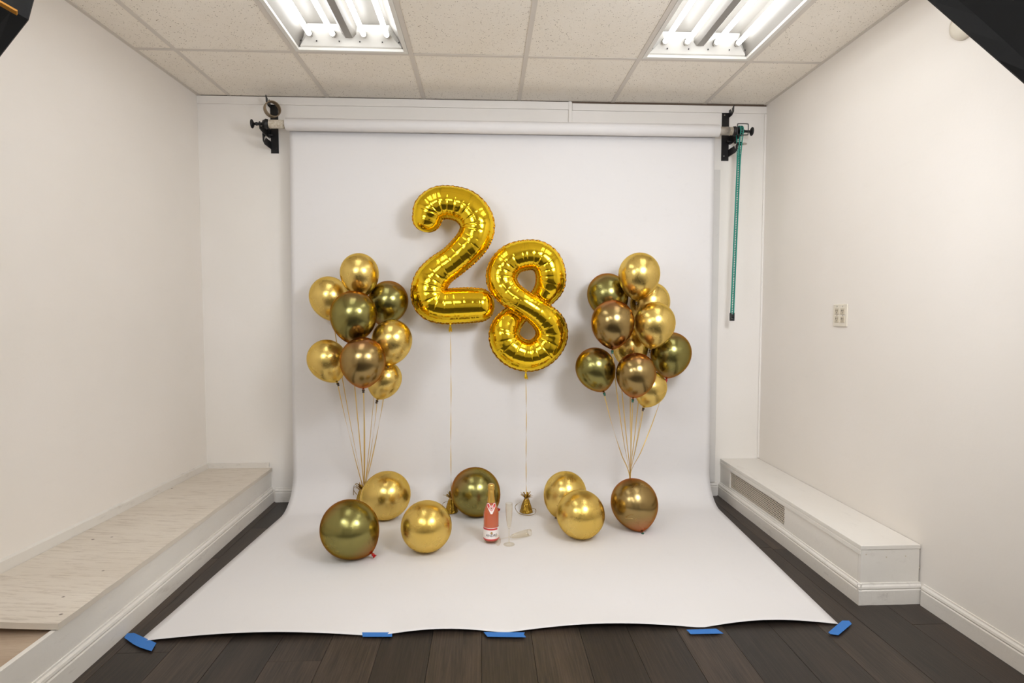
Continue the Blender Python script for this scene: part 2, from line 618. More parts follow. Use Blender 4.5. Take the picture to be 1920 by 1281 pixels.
def fixture(i, label, jr=1):
    xc = (cols[i] + cols[i + 1]) / 2
    yc = (rows[jr] + rows[jr + 1]) / 2
    hw, hl = T / 2 - 0.013, 0.6096 - 0.013
    e = empty('fluorescent_fixture', (xc, yc, H))
    tag(e, label, 'ceiling light', 'fluorescent fixtures in the ceiling')
    fr = bmesh.new()
    fw_ = 0.022
    for a in ((-hw, -hl, hw, -hl + fw_), (-hw, hl - fw_, hw, hl), (-hw, -hl + fw_, -hw + fw_, hl - fw_), (hw - fw_, -hl + fw_, hw, hl - fw_)):
        box(fr, a[0], a[1], -0.003, a[2], a[3], 0.012, bevel=0.002)
    obj('frame', fr, M['white_metal'], e)
    # reflector tray: sloping sides up to a flat back
    rb = bmesh.new()
    x1, y1 = hw - fw_ + 0.002, hl - fw_ + 0.002
    x2, y2 = hw - 0.085, hl - 0.012
    lo = [rb.verts.new(q) for q in ((-x1, -y1, 0.008), (x1, -y1, 0.008), (x1, y1, 0.008), (-x1, y1, 0.008))]
    hi = [rb.verts.new(q) for q in ((-x2, -y2 , 0.105), (x2, -y2, 0.105), (x2, y2, 0.105), (-x2, y2, 0.105))]
    for q in range(4):
        rb.faces.new((lo[q], lo[(q + 1) % 4], hi[(q + 1) % 4], hi[q]))
    rb.faces.new(hi)
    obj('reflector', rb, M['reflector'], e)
    for s in (1, -1):
        b2 = bmesh.new()      # sloping end plate that carries the sockets
        pr = [(y1 + 0.0, 0.010), (y1 - 0.012, 0.014), (y1 - 0.058, 0.070), (y1 - 0.062, 0.104), (y1, 0.104)]
        A = [b2.verts.new((-x1 + 0.012, s * a, b)) for a, b in pr]
        B = [b2.verts.new((x1 - 0.012, s * a, b)) for a, b in pr]
        B[2].co.x = x2 - 0.01; A[2].co.x = -x2 + 0.01
        B[3].co.x = x2; A[3].co.x = -x2
        for q in range(len(pr)):
            b2.faces.new((A[q], A[(q + 1) % 5], B[(q + 1) % 5], B[q]))
        b2.faces.new(A[::-1]); b2.faces.new(B)
        bmesh.ops.recalc_face_normals(b2, faces=b2.faces)
        ep = obj('end_plate', b2, M['white_metal'], e)
        for sx in (-0.195, -0.078, 0.078, 0.195):
            b3 = bmesh.new()
            tube(b3, [(sx, s * (y1 - 0.004), 0.05), (sx, s * (y1 - 0.064), 0.06)], 0.011, 8)
            obj('socket', b3, M['grey'], ep)
        if s == 1:
            for hx_ in (-0.17, -0.055, 0.05, 0.165, -0.25, 0.25):
                b4 = bmesh.new()
                tube(b4, [(hx_, y1 - 0.030, 0.028), (hx_, y1 - 0.034, 0.033)], 0.0028, 6)
                obj('screw_hole', b4, M['rubber'], ep)
    # ballast cover: a V shaped channel along the middle
    b5 = bmesh.new()
    pr = [(-0.045, 0.104), (-0.036, 0.060), (-0.018, 0.040), (0.018, 0.040), (0.036, 0.060), (0.045, 0.104)]
    A = [b5.verts.new((a, -y1 + 0.05, b)) for a, b in pr]
    B = [b5.verts.new((a, y1 - 0.05, b)) for a, b in pr]
    for q in range(6):
        b5.faces.new((A[q], A[(q + 1) % 6], B[(q + 1) % 6], B[q]))
    b5.faces.new(A[::-1]); b5.faces.new(B)
    bmesh.ops.recalc_face_normals(b5, faces=b5.faces)
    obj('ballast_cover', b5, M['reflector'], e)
    for sx in (-0.195 / 1.12, -0.078 / 1.12, 0.078 / 1.12, 0.195 / 1.12):
        b6 = bmesh.new()
        tube(b6, [(sx * 1.12, -y1 + 0.075, 0.048), (sx * 1.12, y1 - 0.075, 0.048)], 0.0127, 12)
        tb = obj('fluorescent_tube', b6, M['tube' if jr == 1 else 'tube_fill'], e, smooth=True)
        for s in (1, -1):
            b7 = bmesh.new()
            tube(b7, [(sx * 1.12, s * (y1 - 0.076), 0.048), (sx * 1.12, s * (y1 - 0.058), 0.048)], 0.0132, 12)
            obj('tube_cap', b7, M['screw'], tb)
    return e


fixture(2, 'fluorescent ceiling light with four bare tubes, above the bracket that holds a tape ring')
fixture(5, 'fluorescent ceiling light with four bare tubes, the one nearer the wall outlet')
fixture(2, 'added fluorescent fill light, out of view further back in the room, on the ledge side', 3)
fixture(5, 'added fluorescent fill light, out of view further back in the room, on the outlet side', 3)
fixture(2, 'added fluorescent fill light, out of view nearest the rear wall, on the ledge side', 4)
fixture(5, 'added fluorescent fill light, out of view nearest the rear wall, on the outlet side', 4)

# ------------------------------------------------------------------ ledge along the left wall
BX = -1.4125
e = empty('wall_ledge', (BX, -1.6, 0))
tag(e, 'long low white boxed-in ledge along the side wall, scuffed at its foot', 'ledge')
bm = bmesh.new()
L0 = -3.3
e_loc = Vector((BX, -1.6, 0))


def rel(o, root):
    o.location = o.location - root.location
    return o


rel(obj('front_panel', bx(BX - 0.018, L0, 0, BX, 0, 0.205, bevel=0.001), M['cover'], e), e)
rel(obj('end_panel', bx(-1.89, L0, 0, BX - 0.0185, L0 + 0.018, 0.19), M['cover'], e), e)
rel(obj('shelf', bx(-1.90, L0 + 0.0185, 0.175, BX - 0.0185, -0.0, 0.192), M['bare'], e), e)
rel(baseboard('baseboard', (BX, 0, 0), (BX, L0, 0), (1, 0, 0), e, 1.08), e)
# plywood sheet lying on the ledge, lifting a little at the wall side
bm = bmesh.new()
nx, ny = 8, 24
grid = {}
YE = -1.895
for i in range(nx + 1):
    for j in range(ny + 1):
        v = j / ny
        y = -0.012 + (YE + 0.012) * v
        xl, xr = wl(y) + 0.016, BX + 0.010
        u = i / nx
        x = xl + (xr - xl) * u
        lift = 0.205 + 0.002 + 0.030 * (1 - u) ** 1.2 * v
        if i == nx:
            x += 0.0015 * math.sin(j * 2.3) * (1 if v > 0.4 else 0.3)
        grid[i, j] = (x, y, lift)
for dz in (0.0, 0.021):
    for k in list(grid):
        if len(k) == 2:
            q = grid[k]
            grid[k + (dz > 0,)] = bm.verts.new((q[0], q[1], q[2] + dz))
for i in range(nx):
    for j in range(ny):
        bm.faces.new([grid[a, b, True] for a, b in ((i, j), (i, j + 1), (i + 1, j + 1), (i + 1, j))])
        bm.faces.new([grid[a, b, False] for a, b in ((i, j), (i + 1, j), (i + 1, j + 1), (i, j + 1))])
for j in range(ny):
    for i in (0, nx):
        f = bm.faces.new([grid[i, j, False], grid[i, j + 1, False], grid[i, j + 1, True], grid[i, j, True]])
        f.material_index = 1
for i in range(nx):
    for j in (0, ny):
        f = bm.faces.new([grid[i, j, False], grid[i + 1, j, False], grid[i + 1, j, True], grid[i, j, True]])
        f.material_index = 1
bmesh.ops.recalc_face_normals(bm, faces=bm.faces)
tag(obj('plywood_board', bm, [M['ply'], M['ply_edge']]), 'nicked whitewashed plywood sheet lying on top of the long wall ledge', 'board')
# base strip of the wall above the ledge
bm = bmesh.new()
for (a, b, c, d) in (((0.015), 0.20, 0.262, 0.0),):
    ys = (-0.012, L0)
    A = [bm.verts.new(q) for q in ((wl(ys[0]) - 0.002, ys[0], b), (wl(ys[0]) + a, ys[0], b), (wl(ys[0]) + a, ys[0], 0.264), (wl(ys[0]) - 0.002, ys[0], 0.270))]
    B = [bm.verts.new(q) for q in ((wl(ys[1]) - 0.002, ys[1], b), (wl(ys[1]) + a, ys[1], b), (wl(ys[1]) + a, ys[1], 0.330), (wl(ys[1]) - 0.002, ys[1], 0.336))]
    for q in range(4):
        bm.faces.new((A[q], A[(q + 1) % 4], B[(q + 1) % 4], B[q]))
    bm.faces.new(A[::-1]); bm.faces.new(B)
bmesh.ops.recalc_face_normals(bm, faces=bm.faces)
tag(obj('baseboard_left', bm, M['trim']), kind='structure')
tag(obj('trim_5', bx(-1.81, -0.0125, 0.20, BX - 0.01, 0.001, 0.263, bevel=0.002), M['trim']), kind='structure')

# ------------------------------------------------------------------ heater cover along the right wall
HX, HL, HZ = 1.5762, -1.464, 0.2519
e = empty('heater_cover', ((HX + XR) / 2, HL / 2, 0))
tag(e, 'low white boxed-in heater cover with a perforated grille, along the outlet wall', 'heater cover')
g0, g1 = at(1368.6, 892, x=HX), at(1470, 997, x=HX)
gy0, gy1, gz0, gz1 = g0.y, g1.y, 0.102, 0.206
bm = bmesh.new()      # front panel with the opening left free
for y0, y1, z0, z1 in ((HL + 0.018, gy1, 0.0, HZ - 0.018), (gy0, 0, 0.0, HZ - 0.018), (gy1, gy0, 0.0, gz0), (gy1, gy0, gz1, HZ - 0.018)):
    box(bm, HX, y0, z0, HX + 0.016, y1, z1)
rel(obj('front_panel', bm, M['cover'], e), e)
rel(obj('end_panel', bx(HX, HL, 0, XR - 0.006, HL + 0.0175, HZ - 0.018, bevel=0.001), M['cover'], e), e)
rel(obj('top_panel', bx(HX - 0.002, HL - 0.002, HZ - 0.0175, XR - 0.003, -0.001, HZ, bevel=0.002), M['cover'], e), e)
bm = bmesh.new()
for z in (HZ - 0.040,):
    box(bm, HX - 0.004, HL + 0.002, z, HX + 0.0, -0.002, z + 0.020, bevel=0.0015)
rel(obj('edge_strip', bm, M['cover'], e), e)
rel(baseboard('baseboard', (HX, HL - 0.012, 0), (HX, 0, 0), (-1, 0, 0), e, 0.98), e)
rel(baseboard('baseboard', (HX - 0.014, HL, 0), (XR - 0.001, HL, 0), (0, -1, 0), e, 0.98), e)
for px, py in ((1624, 1040), (1662, 1045), (1698, 1043), (1724, 1065)):
    bm = bmesh.new()      # nail heads in the end panel
    q = at(px, py, y=HL)
    tube(bm, [(q.x, HL - 0.0006, q.z), (q.x, HL + 0.004, q.z)], 0.003, 7)
    rel(obj('nail_head', bm, M['ivory_dark'], e), e)
# grille: a sheet pierced by staggered round holes
bm = bmesh.new()
hp = 0.0132
ny_, nz_ = int((gy0 - gy1) / hp), int((gz1 - gz0) / (hp * 0.866)) + 1
for a in range(ny_ + 1):
    for b in range(nz_):
        cy = gy0 - hp * (a + 0.5 * (b % 2))
        cz = gz0 + hp * 0.866 * (b + 0.4)
        if cy - hp / 2 < gy1:
            continue
        o_, i_ = [], []
        for k in range(6):
            an = PI / 6 + k * PI / 3
            o_.append(bm.verts.new((HX + 0.007, cy + hp / 1.732 * math.cos(an), cz + hp / 1.732 * math.sin(an))))
            i_.append(bm.verts.new((HX + 0.0078, cy + hp * 0.33 * math.cos(an), cz + hp * 0.33 * math.sin(an))))
        for k in range(6):
            bm.faces.new((o_[k], o_[(k + 1) % 6], i_[(k + 1) % 6], i_[k]))
M['grille'] = painted('grille_paint', srgb(214, 202, 184), srgb(200, 188, 170), 0.5, 0.1)
gr = rel(obj('grille', bm, M['grille'], e), e)
rel(obj('dark_backing', bx(HX + 0.05, gy1 - 0.02, 0.03, HX + 0.055, gy0 + 0.02, HZ - 0.03), M['hole'], e), e)  # flat dark sheet, its colour stands in for shade behind the holes

# outlet and round fitting on the right wall
po = at(1577, 591.5, x=XR)
e = empty('power_outlet', (XR, po.y, po.z))
tag(e, 'ivory double power outlet plate on the plain side wall', 'outlet')
obj('cover_plate', bx(-0.007, -0.058, -0.058, 0, 0.058, 0.058, bevel=0.003), M['white_plastic'], e)
for sy in (-0.024, 0.024):
    for sz in (-0.021, 0.021):
        o = obj('socket_face', bx(-0.0095, sy - 0.017, sz - 0.0155, -0.006, sy + 0.017, sz + 0.0155, bevel=0.0025), M['ivory_dark'], e)
        for dy in (-0.0064, 0.0064):
            obj('slot', bx(-0.0101, sy + dy - 0.0012, sz - 0.001, -0.0094, sy + dy + 0.0012, sz + 0.009), M['hole'], o)
        b2 = bmesh.new()
        tube(b2, [(-0.0101, sy, sz - 0.0075), (-0.0094, sy, sz - 0.0075)], 0.0027, 8)
        obj('slot', b2, M['hole'], o)
    for zz_ in (0.0, 0.047):
        b2 = bmesh.new()
        tube(b2, [(-0.0085, sy, zz_), (-0.006, sy, zz_)], 0.003, 8)
        obj('screw', b2, M['screw'], e)
pd = at(1812, 44, x=XR)
bm = bmesh.new()
lathe(bm, [(0, 0.034), (0.035, 0.033), (0.052, 0.026), (0.058, 0.012), (0.060, 0.0), (0, 0)], 36)
o = obj('wall_detector', bm, M['white_plastic'], None, True, loc=(XR, pd.y, pd.z))
o.rotation_euler = (0, -PI / 2, 0)
tag(o, 'round cream disc fitting high on the side wall beside the black softbox', 'detector')

# ------------------------------------------------------------------ board strip beside the paper
p0, p1 = at(1337, 318, y=-0.012), at(1350.5, 330, y=-0.012)
bm = bx(p1.x - 0.075, -0.014, 0.094, p1.x, -0.0005, p0.z, bevel=0.0025)
M['strip'] = painted('strip_paint', srgb(222, 217, 210), srgb(214, 209, 203), 0.45, 0.15)
tag(obj('wall_board', bm, M['strip']), 'narrow upright painted board on the end wall beside the paper backdrop', 'board')

# ------------------------------------------------------------------ paper backdrop
RY, RZ, RR = -0.140, 2.389, 0.0375
XA, XB = -1.2285, 1.4665
e = empty('paper_backdrop', ((XA + XB) / 2, -0.1, 0))
tag(e, 'wide white seamless paper backdrop hanging from its roll and sweeping over the floor', 'backdrop')
bm = bmesh.new()
lathe(bm, [(0.0262, 0), (RR - 0.001, 0), (RR, 0.001), (RR, XB - XA - 0.001), (RR - 0.001, XB - XA), (0.0262, XB - XA)], 40)
o = rel(obj('paper_roll', bm, M['paper'], e, True, loc=(XA, RY, RZ)), e)
o.rotation_euler = (0, PI / 2, 0)
# profile from the roll's back, down the wall, round the bend and out over the floor
prof = [(RY + RR, RZ, 0.0)]
YP, RB = RY + RR + 0.002, 0.21
zz = RZ
while zz > RB + 0.12:
    zz -= 0.12
    prof.append((YP, zz, 0))
prof.append((YP, RB, 0))
ZF = 0.0035
for k in range(1, 13):
    a = k / 12 * PI / 2
    prof.append((YP - RB * (1 - math.cos(a)), ZF + (RB - ZF) * (1 - math.sin(a)), 0))
yy = YP - RB
YFRONT = -1.622
while yy > YFRONT + 0.26:
    yy -= 0.06
    prof.append((yy, ZF, 0))
for k in range(1, 15):
    y2 = yy + (YFRONT - yy) * k / 14
    prof.append((y2, ZF, k / 14))
tapes_px = [(250, 1195), (706, 1189.5), (946, 1190.5), (1322, 1185), (1578, 1175)]
tx = [at(a, b, z=0.004).x for a, b in tapes_px]
NX = 90
bm = bmesh.new()
ring = []
for (y, z, fr) in prof:
    row = []
    dn = min(1.0, max(0.0, (-0.1 - y) / 1.5))
    down = 1 - min(1, z / RZ)
    xa = XA + 0.008 - 0.020 * down - 0.075 * dn
    xb = XB - 0.008 + 0.002 * down - 0.076 * dn
    for i in range(NX + 1):
        u = i / NX
        x = xa + (xb - xa) * u
        zz, y2 = z, y
        if fr > 0:
            b = 0.0
            for t0, t1_ in zip(tx, tx[1:]):
                if t0 < x < t1_:
                    s = (x - t0) / (t1_ - t0)
                    b = math.sin(PI * s) * min(1.0, (t1_ - t0) / 0.6) * 1.0
            zz += 0.016 * b * fr ** 1.6
            y2 += 0.020 * b * fr
            # edges tighten where the tape pulls at the two corners
            y2 -= 0.0 * fr
        elif z <= ZF + 1e-6:
            zz += 0.0006 * math.sin(x * 9 + y * 5) ** 2
        row.append(bm.verts.new((x, y2, zz)))
    ring.append(row)
for a, b in zip(ring, ring[1:]):
    for i in range(NX):
        bm.faces.new((a[i], a[i + 1], b[i + 1], b[i]))
bmesh.ops.recalc_face_normals(bm, faces=bm.faces)
o = rel(obj('paper_sheet', bm, M['paper'], e, True), e)
sm = o.modifiers.new('thickness', 'SOLIDIFY')
sm.thickness = 0.0012
sm.offset = 0
# inner cardboard core sticking out on both sides
core = mat('cardboard_core', srgb(196, 186, 170), 0.7)
k = N(core)
cc = k.ramp(k.noise(k.coords(), 60, 5, 0.7), [(0.42, srgb(206, 196, 180)), (0.62, srgb(178, 164, 140)), (0.72, srgb(120, 104, 88))])
k.l(cc, k.b.inputs['Base Color'])
for xa, xb, nm in ((at(505, 230, y=RY).x, XA + 0.02, 'cardboard_core'), (XB - 0.02, at(1373, 245, y=RY).x, 'cardboard_core')):
    bm = bmesh.new()
    lathe(bm, [(0.0255, 0), (0.0255, xb - xa), (0.022, xb - xa), (0.022, 0), (0.0255, 0)], 32)
    o = rel(obj(nm, bm, core, e, True, loc=(xa, RY, RZ)), e)
    o.rotation_euler = (0, PI / 2, 0)
    o['label'] = 'worn cardboard core end'
bm = bmesh.new()
xs = at(1349, 246, y=RY).x
lathe(bm, [(0.0262, 0), (0.0262, 0.062), (0.0254, 0.062), (0.0254, 0), (0.0262, 0)], 32)
M['silver_tape'] = mat('silver_tape', srgb(186, 178, 168), 0.3, 0.7)
k = N(M['silver_tape'])
k.bump(k.noise(k.coords(), 120, 4, 0.7), 0.9, 0.004)
o = rel(obj('silver_tape', bm, M['silver_tape'], e, True, loc=(xs, RY, RZ)), e)
o.rotation_euler = (0, PI / 2, 0)


# ------------------------------------------------------------------ wall brackets with roll lifters
def hook_plate(zc, reach):
    """a steel hook in the y-z plane: a level arm out from the wall with a slot and a raised prong at its tip"""
    return [(0, zc + 0.024), (0, zc - 0.022), (-reach + 0.030, zc - 0.022), (-reach, zc - 0.006), (-reach - 0.004, zc + 0.034),
            (-reach + 0.024, zc + 0.020), (-reach + 0.022, zc - 0.002), (-reach + 0.030, zc - 0.002), (-reach + 0.050, zc + 0.024)]


def extrude_yz(bm, pts, x, t):
    A = [bm.verts.new((x - t / 2, a, b)) for a, b in pts]
    B = [bm.verts.new((x + t / 2, a, b)) for a, b in pts]
    n = len(pts)
    for q in range(n):
        bm.faces.new((A[q], A[(q + 1) % n], B[(q + 1) % n], B[q]))
    bm.faces.new(A[::-1]); bm.faces.new(B)
    bmesh.ops.recalc_face_normals(bm, faces=bm.faces)


def bracket(xp, z0, z1, side, label):
    """side -1: left bracket, +1: right one; the hooks turn forward from the plate's outer edge"""
    w = 0.024
    e = empty('backdrop_bracket', (xp, 0, z0))
    tag(e, label, 'bracket', 'wall brackets of the backdrop roll')
    obj('back_plate', bx(-w, -0.006, 0, w, 0, z1 - z0, bevel=0.001), M['black'], e)
    hx = side * (w - 0.003)
    Zr = RZ - z0
    for nm, zc, rc in (('hook', 0.046, 0.145), ('hook', z1 - z0 - 0.024, 0.080)):
        b_ = bmesh.new()
        extrude_yz(b_, hook_plate(zc, rc), hx, 0.004)
        obj(nm, b_, M['black'], e)
    # middle hook that carries the roll: cradle reaching under the roll's axle
    b_ = bmesh.new()
    hx2 = hx + side * 0.012
    extrude_yz(b_, [(0, Zr + 0.010), (0, Zr - 0.045), (-0.10, Zr - 0.045), (-0.160, Zr - 0.034), (-0.166, Zr + 0.008), (-0.158, Zr + 0.010),
                    (-0.150, Zr - 0.016), (-0.130, Zr - 0.016), (-0.122, Zr + 0.004), (-0.10, Zr - 0.004)], hx2, 0.005)
    box(b_, min(hx, hx2), -0.03, Zr - 0.044, max(hx, hx2), -0.001, Zr + 0.008)
    obj('roll_hook', b_, M['black'], e)
    b_ = bmesh.new()   # clamping screw of the middle hook
    zk = Zr - 0.032
    tube(b_, [(hx - side * 0.02, -0.030, zk), (hx + side * 0.036, -0.030, zk)], 0.006, 10)
    tube(b_, [(hx + side * 0.030, -0.030, zk), (hx + side * 0.034, -0.030, zk), (hx + side * 0.040, -0.030, zk), (hx + side * 0.043, -0.030, zk)], [0.010, 0.015, 0.015, 0.010], 8)
    obj('clamp_knob', b_, M['rubber'], e)
    for zs in (0.03, z1 - z0 - 0.03):
        b_ = bmesh.new()
        tube(b_, [(-side * 0.008, -0.0085, zs), (-side * 0.008, -0.005, zs)], 0.0045, 10)
        obj('screw', b_, M['screw'] if side > 0 else M['rubber'], e)
    return e


pl0, pl1 = at(516, 288, y=0), at(516, 190, y=0)
bl = bracket(pl0.x, pl0.z, pl1.z, -1, 'black steel wall bracket with hooks, hung with a brown tape ring')
pr0, pr1 = at(1358.5, 302, y=0), at(1358.5, 208, y=0)
br = bracket(pr0.x, pr0.z, pr1.z, 1, 'black steel wall bracket with hooks, behind the teal chain')


def expander(x_in, side, label, chain):
    e = empty('roll_expander', (x_in, RY, RZ))
    tag(e, label, 'expander', 'expanders in the ends of the paper roll')
    prof = [(0, -0.02), (0.021, -0.02), (0.021, 0.0), (0.029, 0.002), (0.031, 0.014), (0.026, 0.018), (0.024, 0.028), (0.014, 0.032), (0.010, 0.036),
            (0.0085, 0.065), (0.0105, 0.067), (0.0105, 0.074), (0.008, 0.077), (0.008, 0.088)]
    b_ = bmesh.new()
    lathe(b_, prof + [(0, 0.088)], 28)
    o = obj('axle', b_, M['rubber'], e, True)
    o.rotation_euler = (0, side * PI / 2, 0)
    b_ = bmesh.new()
    z = 0.086 if not chain else 0.112
    lathe(b_, [(0, z - 0.002), (0.010, z), (0.022, z + 0.006), (0.027, z + 0.010), (0.026, z + 0.014), (0.018, z + 0.017), (0.0, z + 0.018)], 28)
    if chain:
        lathe(b_, [(0.008, 0.085), (0.008, z)], 20)
    o = obj('turning_knob', b_, M['rubber'], e, True)
    o.rotation_euler = (0, side * PI / 2, 0)
    return e


xl_ = at(503, 230, y=RY).x
expander(xl_, -1, 'black roll expander with a disc knob, on the tape ring side', False)
xr_ = at(1374, 246, y=RY).x
er = expander(xr_, 1, 'black roll expander with disc knob, chain wheel and wire guard', True)
cx_w = at(1387.5, 244, y=RY).x - xr_
b_ = bmesh.new()
lathe(b_, [(0.0, -0.007), (0.030, -0.007), (0.034, -0.005), (0.026, -0.002), (0.026, 0.002), (0.034, 0.005), (0.030, 0.007), (0, 0.007)], 32)
o = obj('chain_wheel', b_, M['rubber'], er, True, loc=(cx_w, 0, 0))
o.rotation_euler = (0, PI / 2, 0)
b_ = bmesh.new()
g = 0.034
gp = catmull([(cx_w - g, -0.04, -g + 0.008), (cx_w - g, -0.04, g - 0.008), (cx_w - g + 0.008, -0.04, g), (cx_w + g - 0.008, -0.04, g),
              (cx_w + g, -0.04, g - 0.008), (cx_w + g, -0.04, -g + 0.008), (cx_w + g - 0.008, -0.04, -g), (cx_w - g + 0.008, -0.04, -g)], 5, True)
tube(b_, gp, 0.003, 8, closed=True)
obj('wire_guard', b_, M['rubber'], er)
# chain: a loop of ladder-like teal links
zb_ = at(1381, 602, y=RY - 0.03).z
e = empty('bead_chain', (xr_ + cx_w, RY, RZ))
tag(e, 'long teal plastic chain loop hanging from the roll down the end wall', 'chain')
LEN = RZ - zb_


def chain_half(s):
    """one strand of the loop: rails and rungs; s=+1 rear, -1 front"""
    pts = []
    for k in range(10):
        a = PI / 2 * k / 9
        pts.append(Vector((0, s * 0.031 * math.sin(a), 0.031 * math.cos(a))))
    for k in range(1, 60):
        t = k / 59
        yy = s * (0.031 * (1 - min(1, t * 5)) ** 2 + 0.0035)
        pts.append(Vector((-0.028 * t, yy, -LEN * 0.985 * t)))
    q, L_ = resample(pts, 0.0055)
    b_ = bmesh.new()
    for sx in (-1, 1):
        tube(b_, [v + Vector((sx * 0.0085, 0, 0)) for v in q], 0.0034, 5)
    for n_, v in enumerate(q):
        if n_ % 2 == 0:
            tube(b_, [v + Vector((-0.0085, 0, 0)), v + Vector((0.0085, 0, 0))], 0.0024, 4)
    return b_


for s in (1, -1):
    o = obj('strand', chain_half(s), M['teal'], e, True)
    o['kind'] = 'stuff'
b_ = bmesh.new()
box(b_, -0.011, -0.012, -0.088, 0.011, 0.010, -0.070, bevel=0.002)
obj('collar', b_, M['rubber'], e)
b_ = bmesh.new()
zl = -LEN
box(b_, -0.028 - 0.0115, -0.013, zl, -0.028 + 0.0115, 0.013, zl + 0.016, bevel=0.002)
box(b_, -0.028 - 0.0115, -0.013, zl + 0.014, -0.028 - 0.0075, 0.013, zl + 0.052, bevel=0.001)
box(b_, -0.028 + 0.0075, -0.013, zl + 0.014, -0.028 + 0.0115, 0.013, zl + 0.052, bevel=0.001)
tube(b_, [(-0.035, 0, zl + 0.03), (-0.021, 0, zl + 0.03)], 0.012, 14)
obj('tension_weight', b_, M['rubber'], e)
# pale tie end at the collar
b_ = bmesh.new()
tube(b_, [(0.010, -0.002, -0.080), (0.030, -0.002, -0.079), (0.042, 0.0, -0.078), (0.046, 0.0, -0.078)], [0.007, 0.008, 0.007, 0.003], 8)
o = obj('tie_end', b_, M['silver_tape'], e, True)
o['label'] = 'grey plastic tie end'

# tape ring hanging on the top hook of the left bracket
M['tape_brown'] = mat('brown_tape_roll', srgb(140, 120, 92), 0.5)
M['tape_core'] = mat('tape_ring_core', srgb(112, 92, 68), 0.8)
pt = at(510.5, 205, y=-0.125)
e = empty('tape_ring', pt)
tag(e, 'nearly used-up brown tape ring hung on the top hook of a black bracket', 'tape')
e.rotation_euler = (0, 0, R(38))
b_ = bmesh.new()
lathe(b_, [(0.0445, -0.018), (0.048, -0.018), (0.048, 0.018), (0.0445, 0.018), (0.0445, -0.018)], 48)
o = obj('tape', b_, M['tape_brown'], e)
o.rotation_euler = (PI / 2, 0, 0)
b_ = bmesh.new()
lathe(b_, [(0.0425, -0.0185), (0.0445, -0.0185), (0.0445, 0.0185), (0.0425, 0.0185), (0.0425, -0.0185)], 48)
o = obj('core', b_, M['tape_core'], e)
o.rotation_euler = (PI / 2, 0, 0)


# ------------------------------------------------------------------ softboxes and stands' heads
def softbox(box, label, grey):
    c = box['c']
    dr = (box['aim'] - c).normalized()
    r = box['r']
    e = empty('softbox', c)
    e.rotation_euler = (-dr).to_track_quat('Z', 'Y').to_euler()
    tag(e, label, 'softbox')
    n = 8
    ph = box.get('ph', PI / 8)
    b_ = bmesh.new()
    D_ = box['d']
    levels = [(r * 0.985, -0.004), (r * 1.0, 0.0), (r * 0.98, 0.06 * D_), (r * 0.90, 0.25 * D_), (r * 0.75, 0.50 * D_), (r * 0.50, 0.75 * D_), (r * 0.30, 0.92 * D_), (0.09, D_)]
    rings = []
    for li, (rr, z) in enumerate(levels):
        row = []
        for j in range(n * 4):
            a = ph + 2 * PI * j / (n * 4)
            s = (j % 4) / 4
            fac = math.cos(PI / 8) / math.cos(((j % 4) / 4) * PI / 4 - PI / 8)
            sag = 1.0 - (0.03 * math.sin(PI * s) if 1 < li < 7 else 0.0)
            row.append(b_.verts.new((rr * fac * sag * math.cos(a), rr * fac * sag * math.sin(a), z)))
        rings.append(row)
    m_ = n * 4
    for a, b in zip(rings, rings[1:]):
        for j in range(m_):
            b_.faces.new((a[j], a[(j + 1) % m_], b[(j + 1) % m_], b[j]))
    b_.faces.new(rings[-1])
    o = obj('shell', b_, M['softbox'], e)
    s_ = o.modifiers.new('thickness', 'SOLIDIFY')
    s_.thickness = 0.003
    # white front cloth
    b_ = bmesh.new()
    vs = [b_.verts.new((r * 0.955 * math.cos(ph + 2 * PI * j / n), r * 0.955 * math.sin(ph + 2 * PI * j / n), 0.0)) for j in range(n)]
    b_.faces.new(vs)
    obj('front_cloth', b_, M['white_metal'], e)
    b_ = bmesh.new()
    lathe(b_, [(0, D_ - 0.02), (0.085, D_ - 0.02), (0.085, D_ + 0.02), (0.062, D_ + 0.03), (0.062, D_ + 0.24), (0.05, D_ + 0.26), (0, D_ + 0.26)], 24)
    obj('flash_head', b_, M['grey'] if grey else M['rubber'], e, True)
    return e, levels, ph


sb, lv, ph = softbox(BOX_R, 'black octagonal softbox on the outlet wall side, seen from behind', True)
sb2, lv, ph = softbox(BOX_L, 'black octagonal softbox with an orange strap, seen from behind over the ledge', False)


def strap(e, j):
    """orange webbing along one rib of the shell"""
    pts = []
    a = ph + 2 * PI * j / 8
    for rr, z in lv[1:5]:
        pts.append(Vector(((rr + 0.006) * math.cos(a), (rr + 0.006) * math.sin(a), z + 0.006)))
    pts, _ = resample(catmull(pts, 6), 0.01)
    obj('strap', ribbon_mesh(pts[1:], 0.009, 0.003), M['orange'], e)


strap(sb2, 7)

# ------------------------------------------------------------------ blue tapes on the front edge of the paper
M_t = M['tape_blue']
k = N(M_t)
k.bump(k.noise(k.coords(), 220, 3), 0.4, 0.001)
tapes = [([(238, 1188), (251, 1187), (293, 1206), (284, 1221), (262, 1214), (250, 1208), (233, 1196)], 'torn blue tape strip on the paper corner beside the wall ledge', 0.0),
         ([(679, 1186), (735.5, 1186), (735, 1194), (680, 1194)], 'blue tape strip on the paper edge, the shortest one, near the olive balloon', 0),
         ([(907, 1185.5), (984, 1186), (982, 1190), (986.5, 1195), (914, 1194)], 'long blue tape strip on the paper edge, straight in front of the bottle', 0),
         ([(1287, 1181), (1343, 1179), (1356.5, 1188), (1295, 1189)], 'slanted-ended blue tape strip on the paper edge, in front of the heater side balloons', 0),
         ([(1553, 1186), (1579, 1164), (1592, 1164), (1597, 1170), (1572, 1191), (1557, 1189)], 'blue tape strip set askew on the paper corner beside the heater cover', 0)]
